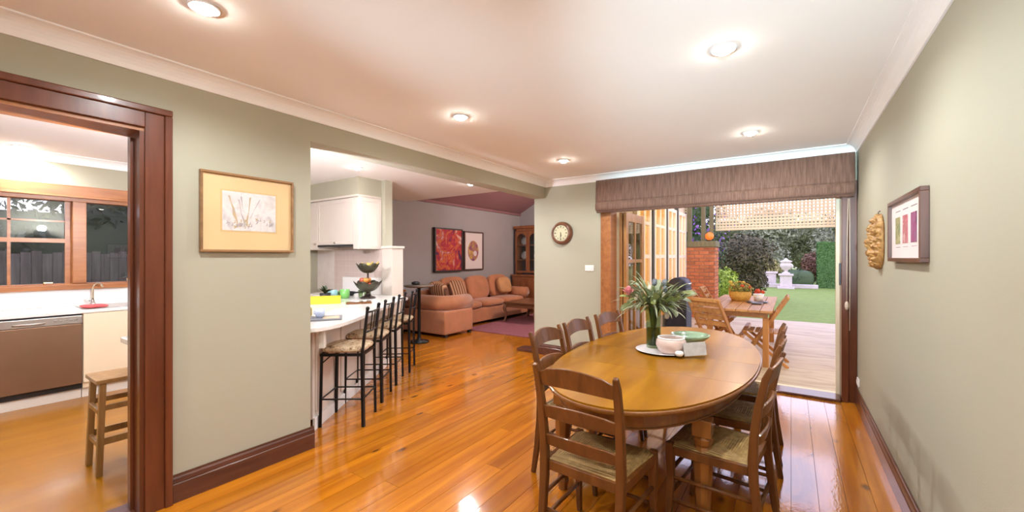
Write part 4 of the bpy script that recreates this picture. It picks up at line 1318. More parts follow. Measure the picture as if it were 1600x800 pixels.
f = MB().ball((0, 0, 0), 0.04, 0.04, 0.036).build('kiwi_fruit', pear, None, True, loc=(-4.68, 3.40, 0.901 + 0.42)); tag(f, 'brown kiwi fruit beside the bananas on the fruit stand', 'fruit')
def mug(x, y, r, h, mat, lab, name='mug'):
    t = thing(name, lab, 'mug', (x, y, 0.901), frs.uniform(0, 6))
    MB().lathe([(0.0, 0.0), (r*0.8, 0.0), (r, h*0.3), (r, h), (r*0.92, h), (r*0.92, h*0.3), (0.0, h*0.12)], 20).build('body', mat, t, True)
    MB().tube([(r*0.95, 0, h*0.8), (r*1.5, 0, h*0.7), (r*1.55, 0, h*0.4), (r*0.95, 0, h*0.25)], r*0.12, 8).build('handle', mat, t, True)
    return t
mug(-4.86, 3.22, 0.062, 0.115, plain('green_glaze', (0.16, 0.45, 0.10), 0.3, coat=0.5), 'bright green mug near the range on the breakfast bar')
mug(-4.90, 3.08, 0.055, 0.115, plain('teal_glaze', (0.22, 0.42, 0.45), 0.3, coat=0.5), 'pale teal mug beside the green mug on the breakfast bar')
for k, (x_, y_) in enumerate(((-4.80, 3.42), (-4.74, 3.50), (-4.82, 3.52))):
    o = MB().lathe([(0.0, 0.0), (0.028, 0.0), (0.034, 0.10), (0.031, 0.10), (0.026, 0.008), (0.0, 0.008)], 16).build('drinking_glass', M['vase_glass'], None, True, loc=(x_, y_, 0.901))
    tag(o, ('clear drinking glass closest to the green mug', 'clear drinking glass closest to the fruit stand base', 'clear drinking glass closest to the tiled wall')[k], 'glass', 'glasses by the fruit stand')
yb_ = thing('storage_box', 'yellow rectangular tray on the breakfast bar beside the dark cookware', 'tray', (-4.55, 2.72, 0.901), R(56))
ym = plain('yellow_plastic', (0.72, 0.52, 0.03), 0.4)
B(-0.20, 0.20, -0.11, 0.11, 0, 0.012).build('bottom', ym, yb_)
for a in ((-0.20, 0.20, -0.11, -0.10), (-0.20, 0.20, 0.10, 0.11), (-0.20, -0.19, -0.10, 0.10), (0.19, 0.20, -0.10, 0.10)):
    B(a[0], a[1], a[2], a[3], 0.012, 0.075).build('side', ym, yb_)
pn = thing('frying_pan', 'black frying pan resting on the range bench', 'pan', (-5.15, 3.05, 0.901), R(20))
MB().lathe([(0.0, 0.0), (0.11, 0.0), (0.14, 0.05), (0.134, 0.05), (0.105, 0.008), (0.0, 0.008)], 24).build('pan_body', M['black'], pn, True)
MB().tube([(0.13, 0, 0.04), (0.30, 0, 0.06)], 0.011, 8).build('handle', M['black'], pn, True)
pn.location = (-5.20, 3.45, 0.901)
tb = thing('trivet_stand', 'dark green leafy herb pot standing on the breakfast bar', 'plant', (-4.86, 2.72, 0.901))
tb.name = 'herb_pot'
tb.location = (-4.72, 2.86, 0.901)
MB().lathe([(0.0, 0.0), (0.05, 0.0), (0.065, 0.10), (0.058, 0.10), (0.0, 0.085)], 16).build('pot', M['black'], tb, True)
lm2 = leaf_mesh(0.13, 0.020, 0.5, plain('herb_leaf', (0.04, 0.06, 0.02), 0.5, var=0.3))
for k in range(16):
    link_mesh('leaf', lm2, tb, (0, 0, 0.09), (R(brnd.uniform(30, 85)), 0, k * 0.8))
cutting = thing('serving_board', 'brown wooden board with cutlery near the yellow tray', 'board', (-4.19, 2.96, 0.901), R(56))
B(-0.14, 0.14, -0.08, 0.08, 0, 0.015).build('board', M['chair'], cutting, bevel=0.004)
for k in range(3):
    MB().tube([(-0.09, -0.03 + k*0.03, 0.019), (0.08, -0.02 + k*0.03, 0.022)], 0.004, 6).build('cutlery', M['chrome'], cutting, True)
mt_ = thing('place_mat', 'dark grey tray with folded paper near the blue cup', 'tray', (-3.40, 2.02, 0.901), R(56))
B(-0.19, 0.17, -0.13, 0.13, 0, 0.010).build('tray', plain('slate_tray', (0.14, 0.14, 0.16), 0.4), mt_, bevel=0.003)
B(0.02, 0.15, -0.09, 0.06, 0.0101, 0.013).build('paper', plain('kraft_paper', (0.45, 0.36, 0.24), 0.8), mt_)
c = mug(-3.43, 2.03, 0.040, 0.075, plain('pale_blue_glaze', (0.50, 0.58, 0.80), 0.3, coat=0.5), 'small pale blue cup on the dark tray at the bar corner')
c.location.z = 0.912
o = B(-0.11, 0.11, -0.15, 0.15, 0, 0.004).build('paper_sheet', plain('tracing_paper', (0.80, 0.82, 0.80), 0.6), None, loc=(-3.72, 2.44, 0.901)); o.rotation_euler = (0, 0, R(40))
tag(o, 'white sheet of paper lying on the breakfast bar', 'paper')
bt = thing('oil_bottle', 'small amber oil bottle at the wall end of the breakfast bar', 'bottle', (-3.62, 2.03, 0.901))
MB().lathe([(0.0, 0.0), (0.03, 0.0), (0.033, 0.02), (0.032, 0.07), (0.012, 0.10), (0.011, 0.13), (0.0, 0.13)], 16).build('body', plain('amber_bottle', (0.30, 0.22, 0.06), 0.2, coat=0.5), bt, True)
MB().lathe([(0.0, 0.13), (0.013, 0.13), (0.013, 0.15), (0.0, 0.15)], 12).build('cap', M['black'], bt, True)

# ================================================================== BAR STOOLS
pat = ramp_mat('patterned_stool_fabric', [(0.32, (0.12, 0.055, 0.03)), (0.45, (0.42, 0.27, 0.14)), (0.58, (0.62, 0.48, 0.32)), (0.72, (0.24, 0.13, 0.07))], scale=26, rough=0.8, detail=2)
def make_stool():
    t = thing('bar_stool', 'x', 'stool')
    bm = M['black_metal']
    MB().pad(-0.185, 0.185, -0.185, 0.195, 0.620, 0.685, puff=0.10).build('seat', pat, t, True)
    for a in ((-0.175, 0.175, 0.160, 0.180), (-0.175, 0.175, -0.180, -0.160), (-0.175, -0.155, -0.16, 0.16), (0.155, 0.175, -0.16, 0.16)):
        B(a[0], a[1], a[2], a[3], 0.60, 0.622).build('seat_frame', bm, t)
    for s in (-1, 1):
        MB().beam((s*0.168, 0.180, 0.0), (s*0.165, 0.168, 0.60), 0.022, 0.022).build('leg', bm, t)
        m = MB().beam((s*0.168, -0.182, 0.0), (s*0.165, -0.172, 0.62), 0.024, 0.024)
        m.beam((s*0.165, -0.172, 0.62), (s*0.160, -0.215, 1.0), 0.022, 0.022)
        m.build('leg', bm, t)
        MB().ball((s*0.160, -0.216, 1.005), 0.017).build('finial', bm, t, True)
        MB().tube([(s*0.167, -0.176, 0.235), (s*0.167, 0.174, 0.235)], 0.007, 6).build('stretcher', bm, t)
        MB().tube([(s*0.166, 0.166, 0.54), (s*0.150, 0.10, 0.60)], 0.006, 6).build('brace', bm, t)
    MB().tube([(-0.167, 0.176, 0.235), (0.167, 0.176, 0.235)], 0.007, 6).build('stretcher', bm, t)
    MB().tube([(-0.167, -0.178, 0.235), (0.167, -0.178, 0.235)], 0.007, 6).build('stretcher', bm, t)
    for z, y_ in ((0.97, -0.212), (0.80, -0.193)):
        MB().tube([(-0.161, y_, z), (-0.08, y_ - 0.02, z), (0.08, y_ - 0.02, z), (0.161, y_, z)], 0.008, 8).build('back_rail', bm, t, True)
    for x_ in (-0.08, 0.0, 0.08):
        MB().tube([(x_, -0.232, 0.97), (x_, -0.213, 0.80)], 0.005, 6).build('back_spindle', bm, t)
    return t
st0 = make_stool()
spots = [(-3.250, 2.195, 'black iron bar stool with patterned seat at the rounded end of the bar'),
         (-3.594, 2.655, 'black iron bar stool next to the one at the rounded bar end'),
         (-3.925, 3.105, 'black iron bar stool next to the one nearest the sofa'),
         (-4.185, 3.530, 'black iron bar stool at the bar end nearest the sofa')]
for k, (x, y, lab) in enumerate(spots):
    if k == 0:
        st0.location = (x, y, 0); st0.rotation_euler = (0, 0, R(126)); st0['label'] = lab; st0['group'] = 'bar stools'
    else:
        dup(st0, (x, y, 0), R(125 + k), lab, 'bar stools')

# ================================================================== LIVING ROOM
rug = B(-5.42, -2.9, 6.22, 9.0, 0.001, 0.013).build('rug', ramp_mat('plum_rug', [(0.3, (0.20, 0.055, 0.075)), (0.7, (0.30, 0.10, 0.12))], scale=30, rough=0.95, bump=0.3), bevel=0.004)
tag(rug, 'plum red wool rug on the boards in front of the tan sofa', 'rug')
suede = plain('tan_suede', (0.42, 0.150, 0.060), 0.75, var=0.12, scale=5, bump=0.15, bscale=120, sheen=0.3)
sofa = thing('corner_sofa', 'large tan suede corner sofa with rolled arms along the mauve wall', 'sofa', (-6.0, 5.9, 0))
def sadd(mb, name, mat=suede, smooth=True, bevel=0):
    return pd(mb, name, mat, sofa, bevel) if not smooth else sm_(mb, name, mat)
def sm_(mb, name, mat):
    off = sofa.location
    mb.v = [(a - off.x, b - off.y, c - off.z) for a, b, c in mb.v]
    return mb.build(name, mat, sofa, True)
for (x_, y_) in ((-5.12, 5.40), (-5.12, 6.05), (-5.6, 8.8), (-6.25, 5.40)):
    pd(B(x_-0.03, x_+0.03, y_-0.03, y_+0.03, 0, 0.06), 'foot', M['black'], sofa)
pd(B(-6.36, -5.07, 5.33, 6.11, 0.05, 0.47), 'base', suede, sofa, bevel=0.025)
pd(B(-6.36, -5.53, 6.115, 8.92, 0.05, 0.34), 'base', suede, sofa, bevel=0.025)
# rolled back and arm of the short side
path = [(-6.30, 5.45, 0.59), (-5.45, 5.45, 0.59), (-5.30, 5.465, 0.59), (-5.22, 5.53, 0.59), (-5.20, 5.66, 0.59), (-5.20, 6.10, 0.59)]
sm_(MB().tube(path, [0.145] * 6, 16), 'rolled_back', suede)
sm_(MB().lathe([(0.0, 0.0), (0.10, 0.0), (0.135, 0.006), (0.146, 0.0)], 16).xform(Matrix.Translation((-5.20, 6.101, 0.59)) @ Matrix.Rotation(R(-90), 4, 'X')), 'arm_facing', suede)
sm_(MB().pad(-6.15, -5.35, 5.60, 6.20, 0.42, 0.56), 'seat_cushion', suede)
# long side
sm_(MB().pad(-6.385, -6.16, 5.5, 8.85, 0.2, 0.80), 'back_frame', suede)
for k in range(3):
    y0 = 6.22 + k * 0.83
    sm_(MB().pad(-6.17, -5.49, y0, y0 + 0.82, 0.33, 0.50, puff=0.06), 'seat_cushion', suede)
    sm_(MB().pad(-0.10, 0.12, -0.40, 0.40, -0.27, 0.27, puff=0.05).xform(Matrix.Translation((-6.10, y0 + 0.41, 0.735)) @ Matrix.Rotation(R(-12), 4, 'Y')), 'back_cushion', suede)
sm_(MB().tube([(-6.3, 8.80, 0.56), (-5.54, 8.80, 0.56)], 0.13, 16), 'rolled_arm', suede)
sm_(MB().pad(-6.36, -5.56, 8.72, 8.90, 0.1, 0.55), 'arm_panel', suede)
stripe, nt, bs, out_ = new_mat('striped_cushion')
tc = nt.nodes.new('ShaderNodeTexCoord'); wv = nt.nodes.new('ShaderNodeTexWave'); wv.inputs['Scale'].default_value = 4.5; wv.inputs['Distortion'].default_value = 1.2; wv.bands_direction = 'Y'
nt.links.new(tc.outputs['Object'], wv.inputs['Vector'])
rp = nt.nodes.new('ShaderNodeValToRGB'); cr = rp.color_ramp; cr.elements[0].color = (0.10, 0.035, 0.02, 1); cr.elements[1].color = (0.55, 0.33, 0.19, 1); e = cr.elements.new(0.5); e.color = (0.40, 0.16, 0.07, 1)
nt.links.new(wv.outputs['Fac'], rp.inputs[0]); nt.links.new(rp.outputs[0], bs.inputs['Base Color']); bs.inputs['Roughness'].default_value = 0.85
tan2 = plain('caramel_cushion', (0.46, 0.22, 0.09), 0.8, var=0.12)
for (x_, y_, z_, rz, ry, mt, lab) in ((-5.96, 6.05, 0.76, 12, -22, stripe, 'striped brown scatter cushion in the inner corner of the sofa'),
                                    (-5.88, 6.55, 0.755, -6, -24, stripe, 'striped brown scatter cushion beside the corner one on the sofa'),
                                    (-5.86, 8.25, 0.76, -8, -20, tan2, 'plain caramel scatter cushion at the cabinet end of the sofa'),
                                    (-5.56, 5.72, 0.74, 82, -12, stripe, 'striped brown scatter cushion leaning on the short rolled back')):
    o = MB().pad(-0.07, 0.07, -0.22, 0.22, -0.20, 0.20, puff=0.0).build('scatter_cushion', mt, None, True, loc=(x_, y_, z_))
    o.rotation_euler = (0, R(ry), R(rz))
    tag(o, lab, 'cushion')

ct = thing('coffee_table', 'low dark timber coffee table with curved legs on the plum rug', 'table', (-4.88, 7.95, 0.017))
cab_w = wood('walnut_furniture', (0.13, 0.05, 0.022), (0.22, 0.085, 0.035), 0.35, axis=0, coat=0.4)
B(-0.42, 0.42, -0.52, 0.52, 0.40, 0.435).build('top', cab_w, ct, bevel=0.008)
B(-0.37, 0.37, -0.47, 0.47, 0.31, 0.399).build('apron', cab_w, ct, bevel=0.003)
for sx in (-1, 1):
    for sy in (-1, 1):
        MB().tube([(sx*0.36, sy*0.46, 0.40), (sx*0.40, sy*0.50, 0.30), (sx*0.37, sy*0.47, 0.14), (sx*0.39, sy*0.49, 0.03), (sx*0.41, sy*0.51, 0.0)], [0.04, 0.045, 0.026, 0.022, 0.03], 8).build('leg', cab_w, ct, True)

cc = thing('china_cabinet', 'tall timber china cabinet with arched glass doors in the far corner', 'cabinet', (-5.69, 9.55, 0))
ccw = wood('cherry_cabinet', (0.20, 0.062, 0.022), (0.32, 0.11, 0.04), 0.35, axis=2, coat=0.4, rnd=0.1)
B(-0.64, 0.64, -0.26, 0.21, 0.06, 0.93).build('base', ccw, cc, bevel=0.004)
B(-0.66, 0.66, -0.29, 0.21, 0.93, 0.97).build('counter', ccw, cc, bevel=0.006)
B(-0.60, 0.60, -0.24, 0.21, 0.0, 0.06).build('plinth', ccw, cc)
for k in range(3):
    x0 = -0.61 + k*0.41
    d = B(x0, x0+0.39, -0.278, -0.261, 0.12, 0.88).build('door', ccw, cc, bevel=0.003)
    B(x0+0.06, x0+0.33, -0.288, -0.279, 0.20, 0.80).build('door_panel', ccw, d, bevel=0.006)
    MB().ball((x0+0.35, -0.295, 0.52), 0.014).build('knob', M['steel'], d, True)
B(-0.62, 0.62, 0.17, 0.21, 0.97, 2.22).build('back', plain('cabinet_interior', (0.05, 0.04, 0.05), 0.7), cc)
for x_ in (-0.62, 0.59):
    B(x_, x_+0.03, -0.12, 0.17, 0.97, 2.22).build('side', ccw, cc)
for z in (1.36, 1.76):
    B(-0.59, 0.59, -0.09, 0.17, z, z+0.02).build('shelf', ccw, cc)
B(-0.62, 0.62, -0.12, 0.17, 2.16, 2.22).build('top', ccw, cc)
B(-0.67, 0.67, -0.18, 0.21, 2.22, 2.30).build('cornice', ccw, cc, bevel=0.02)
for k in range(3):
    x0 = -0.61 + k*0.407
    x1 = x0 + 0.40
    # arched frame: outer rectangle with arched hole
    cxm = (x0+x1)/2; hw = 0.145; zs = 1.95; z0 = 1.02; z1 = 2.15
    inner = [(cxm-hw, z0+0.05), (cxm+hw, z0+0.05)] + [(cxm + hw*math.cos(a*math.pi/10), zs + 0.13*math.sin(a*math.pi/10)) for a in range(0, 11)]
    outer = []
    for (xx, zz) in inner:
        ox = x0 if xx < cxm - 1e-4 else (x1 if xx > cxm + 1e-4 else cxm)
        if zz <= z0 + 0.051:
            outer.append((ox, z0))
        else:
            t_ = (xx - cxm) / hw
            outer.append((cxm + (x1-cxm) * max(-1, min(1, t_ * 1.6)), z1 if abs(t_) < 0.97 else zs))
    vs_, fs_ = [], []
    n = len(inner)
    for (xx, zz) in inner: vs_.append((xx, -0.122, zz))
    for (xx, zz) in outer: vs_.append((xx, -0.122, zz))
    for (xx, zz) in inner: vs_.append((xx, -0.142, zz))
    for (xx, zz) in outer: vs_.append((xx, -0.142, zz))
    for q in range(n):
        r_ = (q+1) % n
        fs_ += [(q, r_, n+r_, n+q), (2*n+q, 3*n+q, 3*n+r_, 2*n+r_), (q, 2*n+q, 2*n+r_, r_), (n+q, n+r_, 3*n+r_, 3*n+q)]
    d = MB().add(vs_, fs_).build('glazed_door', ccw, cc)
    B(cxm-hw-0.01, cxm+hw+0.01, -0.134, -0.130, z0+0.04, zs+0.135).build('pane', M['glass'], d)
china = plain('china_plate', (0.70, 0.68, 0.72), 0.3)
for k, (x_, z_) in enumerate(((-0.42, 1.38), (-0.42, 1.78), (0.0, 1.38), (0.02, 1.78), (0.40, 1.38), (0.40, 1.78), (0.43, 0.971))):
    pl_ = MB().lathe([(0.0, 0.0), (0.06, 0.0), (0.11, 0.016), (0.112, 0.02), (0.06, 0.008), (0.0, 0.006)], 20).xform(Matrix.Rotation(R(78), 4, 'X'))
    o = pl_.build('display_plate', china, None, True, loc=(-5.69 + x_, 9.55 + 0.06, z_ + 0.113))
    tag(o, ('white china plate on the middle cabinet shelf near its wall side', 'white china plate on the top cabinet shelf near its wall side', 'white china plate in the middle of the middle cabinet shelf', 'white china plate in the middle of the top cabinet shelf', 'white china plate at the room end of the middle cabinet shelf', 'white china plate at the room end of the top cabinet shelf', 'white china plate on the cabinet counter behind glass')[k], 'plate', 'plates in the china cabinet')

p1 = thing('abstract_painting', 'large abstract painting in fiery reds and oranges on the mauve wall', 'picture', (LX + 0.001, 6.80, 1.605))
blackf = plain('black_frame', (0.03, 0.02, 0.02), 0.4)
frame_rect(p1, 'frame', blackf, 0.90, 0.97, 0.03, 0.0, 0.075, 1)
slab(p1, 'canvas', ramp_mat('fiery_canvas', [(0.34, (0.05, 0.01, 0.06)), (0.42, (0.36, 0.015, 0.035)), (0.49, (0.42, 0.02, 0.03)), (0.54, (0.58, 0.15, 0.02)), (0.59, (0.36, 0.02, 0.05)), (0.66, (0.62, 0.36, 0.30))], scale=3.4, detail=4, distortion=1.8), 0.84, 0.91, 0.002, 0.060, 1)
p2 = thing('circle_print', 'framed white print of a gold and violet circle on the mauve wall', 'picture', (LX + 0.001, 7.70, 1.595))
frame_rect(p2, 'frame', wood('dark_print_frame', (0.07, 0.03, 0.025), (0.12, 0.05, 0.04), 0.4), 0.72, 0.93, 0.03, 0.0, 0.05, 1)
slab(p2, 'paper', plain('print_paper', (0.66, 0.56, 0.54), 0.7, var=0.01), 0.66, 0.87, 0.002, 0.030, 1)
RY90 = Matrix.Rotation(R(90), 4, 'Y')
circ = ramp_mat('circle_pigment', [(0.30, (0.10, 0.03, 0.10)), (0.45, (0.28, 0.09, 0.14)), (0.58, (0.46, 0.26, 0.05)), (0.72, (0.55, 0.36, 0.22))], scale=5, detail=2)
MB().lathe([(0.0, 0.0), (0.20, 0.0), (0.20, 0.0012), (0.0, 0.0012)], 36, (0, 0, 0), 1.22, 1.0).xform(Matrix.Translation((0.0305, -0.02, 0.0)) @ RY90).build('circle', circ, p2)
MB().lathe([(0.0, 0.0), (0.065, 0.0), (0.065, 0.0012), (0.0, 0.0012)], 20).xform(Matrix.Translation((0.032, 0.05, -0.06)) @ RY90).build('inner_circle', plain('print_paper_light', (0.62, 0.50, 0.50), 0.7), p2)

pt = thing('pedestal_table', 'tall round bronze-topped pedestal table between the bar and sofa', 'table', (-5.22, 4.86, 0))
MB().lathe([(0.0, 0.0), (0.17, 0.0), (0.17, 0.02), (0.04, 0.05), (0.028, 0.09), (0.028, 0.90), (0.04, 0.93), (0.0, 0.93)], 20).build('pedestal', M['black_metal'], pt, True)
MB().lathe([(0.0, 0.93), (0.22, 0.935), (0.255, 0.955), (0.25, 0.97), (0.0, 0.975)], 32).build('top', plain('bronze_top', (0.20, 0.16, 0.13), 0.35, metal=0.4), pt, True)
o = MB().lathe([(0.0, 0.0), (0.06, 0.0), (0.075, 0.02), (0.07, 0.04), (0.025, 0.055), (0.0, 0.056)], 18).build('ash_bowl', M['black'], None, True, loc=(-5.27, 4.83, 0.976))
tag(o, 'small dark lidded bowl on top of the pedestal table', 'bowl')
sbd = thing('sideboard', 'dark red timber sideboard against the mauve wall behind the stools', 'sideboard', (-6.17, 4.85, 0))
B(-0.21, 0.20, -0.40, 0.34, 0.08, 0.80).build('body', ccw, sbd)
B(-0.225, 0.225, -0.42, 0.36, 0.801, 0.84).build('top', ccw, sbd, bevel=0.005)
for k in range(2):
    d = B(0.201, 0.218, -0.385 + k*0.365, -0.035 + k*0.365, 0.12, 0.77).build('door', ccw, sbd, bevel=0.003)
    MB().ball((0.23, -0.06 + k*0.07, 0.5), 0.012).build('knob', M['steel'], d, True)
B(-0.19, 0.18, -0.38, 0.32, 0.0, 0.079).build('plinth', M['black'], sbd)
# ================================================================== PATIO AND GARDEN
pave = ramp_mat('sandstone_paving', [(0.30, (0.40, 0.28, 0.165)), (0.5, (0.54, 0.42, 0.265)), (0.7, (0.60, 0.49, 0.32))], scale=2.2, rough=0.55, mapping=(0.7, 2.4, 1), detail=5)
struct(B(-2.2, 6.0, 5.485, 11.45, -0.20, -0.03).build('patio', pave), 'pale sandstone patio outside the dining room opening')
grass = ramp_mat('mown_grass', [(0.3, (0.16, 0.23, 0.032)), (0.7, (0.23, 0.30, 0.06))], scale=6, rough=0.9, bump=0.5)
struct(B(-30, 40, 11.45, 70, -0.22, -0.05).build('lawn', grass), 'green mown lawn beyond the patio')
struct(B(-30, -6.8, -30, 11.45, -0.30, -0.06).build('side_yard', plain('dark_soil', (0.09, 0.07, 0.05), 0.9, var=0.2)), 'dark side yard outside the kitchen window')
struct(B(6.0, 40, -30, 11.45, -0.30, -0.06).build('side_lawn', grass), 'lawn strip beside the house')
# house outside walls / eaves
struct(B(0.74, 6.0, 5.2, 5.48, -0.03, 2.95).build('wall_outside', cream))
soffit = plain('dark_soffit', (0.12, 0.07, 0.04), 0.7)
ver = thing('veranda_roof', 'dark lined veranda roof over the patio table', 'roof', (0, 7.0, 2.88))
B(-2.2, 6.0, -1.5, 1.55, 0.0, 0.06).build('roof_sheet', soffit, ver)
for k in range(9):
    B(-2.0 + k*0.9, -1.94 + k*0.9, -1.5, 1.55, -0.10, 0.0).build('rafter', frame_cream, ver)
struct(B(-7.6, -6.8, -3, 5.6, 2.62, 2.70).build('shading_eave', soffit))  # unseen overhang added to keep the side yard dark
m = MB().extrude([(-7.0, 0, 2.67), (0.9, 0, 2.67), (0.9, 0, 2.97), (-3, 0, 3.6)], (0, 1, 0))
m.v = [(a, -2.9 if b == 0 else 5.47, c) for a, b, c in m.v]
struct(m.build('roof', soffit))

# brick pillar
olive = wood('olive_timber', (0.12, 0.10, 0.045), (0.19, 0.16, 0.075), 0.6, axis=2)
pil2 = thing('brick_pillar', 'red brick pillar carrying paired olive posts at the patio edge', 'pillar', (-1.84, 11.1, -0.05))
mortar = plain('mortar', (0.42, 0.30, 0.22), 0.9)
B(-0.315, 0.315, -0.30, 0.30, 0.0, 1.74).build('core', mortar, pil2)
brk = wood('red_brick', (0.40, 0.115, 0.045), (0.56, 0.19, 0.075), 0.85, axis=0, scale=3, stretch=0.6, rnd=0.45)
bm1 = B(-0.102, 0.102, -0.012, 0.010, -0.036, 0.036).mesh('brick', brk)
bm2 = B(-0.049, 0.049, -0.012, 0.010, -0.036, 0.036).mesh('brick', brk)
for r_ in range(20):
    z = 0.045 + r_ * 0.0865
    row = [(-0.213, bm1), (0.0, bm1), (0.213, bm1)] if r_ % 2 else [(-0.267, bm2), (-0.107, bm1), (0.107, bm1), (0.267, bm2)]
    for x_, me in row:
        link_mesh('brick', me, pil2, (x_, -0.310, z))
    for x_, me in row:
        link_mesh('brick', me, pil2, (0.325, x_ * 0.95, z), (0, 0, R(90)))
B(-0.36, 0.36, -0.35, 0.35, 1.741, 1.88).build('cap_beam', olive, pil2, bevel=0.01)
for x_ in (-0.23, 0.08):
    B(x_ - 0.045, x_ + 0.045, -0.30, -0.20, 1.881, 3.2).build('post', olive, pil2)
B(0.22, 0.30, -0.30, -0.20, 2.05, 3.2).build('post', olive, pil2)
lan = thing('lantern', 'orange glowing globe lantern on top of the brick pillar', 'lantern', (-1.62, 10.80, 1.831))
MB().lathe([(0.0, 0.0), (0.05, 0.0), (0.05, 0.02), (0.0, 0.02)], 14).build('base', M['black'], lan, True)
MB().ball((0, 0, 0.115), 0.098).build('globe', plain('orange_glass', (0.80, 0.20, 0.03), 0.4, emit=(1.0, 0.14, 0.015), es=0.30), lan, True)

# lattice screen
lat = thing('lattice_screen', 'cream square timber lattice hanging across the patio edge', 'lattice', (-0.15, 11.0, 2.08))
latm = plain('cream_lattice_paint', (0.66, 0.52, 0.31), 0.6, var=0.04)
B(-1.36, 1.9, -0.03, 0.03, 0.0, 0.055).build('bottom_rail', latm, lat, bevel=0.004)
B(-1.36, 1.9, -0.03, 0.03, 0.675, 0.725).build('top_rail', latm, lat, bevel=0.004)
vme = B(-0.0195, 0.0195, 0.001, 0.012, 0.056, 0.674).mesh('slat', latm)
hme = B(-1.36, 1.9, -0.012, 0.0, -0.0195, 0.0195).mesh('slat', latm)
for k in range(47):
    link_mesh('slat', vme, lat, (-1.34 + k * 0.069, 0, 0))
for k in range(9):
    link_mesh('slat', hme, lat, (0, 0, 0.09 + k * 0.069))
lat2 = thing('lattice_screen', 'narrow cream lattice strip between the french windows and brick pillar', 'lattice', (-2.17, 11.0, 2.08))
B(-0.10, 0.045, -0.03, 0.03, 0.0, 0.055).build('bottom_rail', latm, lat2)
for k in range(2):
    link_mesh('slat', vme, lat2, (-0.06 + k*0.069, 0, 0))
h2 = B(-0.10, 0.045, -0.012, 0.0, -0.0195, 0.0195).mesh('slat', latm)
for k in range(9):
    link_mesh('slat', h2, lat2, (0, 0, 0.09 + k * 0.069))
pg = thing('pergola_lamp', 'warm bulkhead lamp fixed under the veranda roof edge', 'lamp', (-0.75, 8.1, 2.86))
MB().lathe([(0.0, 0.0), (0.08, 0.0), (0.08, -0.02), (0.06, -0.025), (0.06, -0.0251), (0.0, -0.0252)][::-1], 18).build('base', M['white'], pg, True)
MB().ball((0, 0, -0.05), 0.055, 0.055, 0.03).build('diffuser', plain('warm_diffuser', (1, 0.9, 0.7), 0.4, emit=(1.0, 0.8, 0.5), es=8), pg, True)
ld = bpy.data.lights.new('pergola_bulb', 'POINT'); ld.energy = 20; ld.color = (1.0, 0.84, 0.62); ld.shadow_soft_size = 0.08
lo = bpy.data.objects.new('pergola_bulb', ld); col.objects.link(lo); lo.parent = pg; lo.location = (0, 0, -0.17)

wl = thing('fill_wall_light', 'added unseen warm fill lantern outside beyond the door jamb', 'wall light', (1.15, 5.49, 2.25))  # lantern added out of view to brighten the patio paving
MB().tube([(0, 0, 0), (0, 0.08, 0.02), (0, 0.10, -0.02)], 0.012, 8).build('bracket', M['black'], wl, True)
MB().lathe([(0.0, -0.16), (0.05, -0.15), (0.065, -0.04), (0.02, -0.02), (0.0, -0.02)], 14, (0, 0.10, 0)).build('lantern_glass', plain('lantern_glass', (1, 0.9, 0.7), 0.4, emit=(1.0, 0.8, 0.5), es=6), wl, True)
bulb(wl, (-0.1, 0.22, -0.12), 38, (1.0, 0.86, 0.60), 0.06)

# folded door leaves
amber = wood('amber_door_timber', (0.38, 0.15, 0.035), (0.52, 0.23, 0.06), 0.35, axis=2, coat=0.3, rnd=0.1)
for k, (x_, lab) in enumerate(((-1.945, 'honey timber glazed folding door leaf folded against the jamb beside the clock wall'), (-1.885, 'second honey timber folding door leaf stacked beside the first'))):
    t = thing('folding_door', lab, 'door', (x_, 5.93, -0.02), 0, 'folded glazed door leaves')
    for y0, y1 in ((-0.41, -0.31), (0.31, 0.41), (-0.022, 0.022)):
        B(-0.02, 0.02, y0, y1, 0.03, 2.08).build('stile', amber, t, bevel=0.003)
    for z0, z1 in ((0.03, 0.30), (0.98, 1.02), (1.38, 1.43), (1.96, 2.08)):
        for a, b_ in ((-0.31, -0.022), (0.022, 0.31)):
            B(-0.018, 0.018, a, b_, z0, z1).build('rail', amber, t, bevel=0.003)
    for a, b_ in ((-0.31, -0.022), (0.022, 0.31)):
        for z0, z1 in ((0.30, 0.98), (1.02, 1.38), (1.43, 1.96)):
            B(-0.003, 0.003, a, b_, z0, z1).build('pane', M['glass'], t)

# garden table
teak = wood('teak', (0.42, 0.18, 0.05), (0.58, 0.28, 0.09), 0.4, axis=1, rnd=0.2, coat=0.2)
teak_z = wood('teak_frame', (0.40, 0.16, 0.04), (0.56, 0.25, 0.075), 0.45, axis=2, rnd=0.2)
gt = thing('garden_table', 'orange teak garden table on the patio holding a flower basket', 'table', (-0.62, 7.45, -0.03))
for k in range(6):
    x0 = -0.42 + k * 0.141
    B(x0, x0 + 0.135, -1.18, 1.18, 0.74, 0.77).build('board', teak, gt, bevel=0.003)
B(-0.36, 0.36, -1.05, 1.05, 0.66, 0.739).build('apron', teak, gt)
for sx in (-1, 1):
    for sy in (-1, 1):
        B(sx*0.34-0.035, sx*0.34+0.035, sy*1.0-0.035, sy*1.0+0.035, 0, 0.659).build('leg', teak_z, gt, bevel=0.004)
B(-0.03, 0.03, -0.96, 0.96, 0.25, 0.31).build('stretcher', teak, gt)
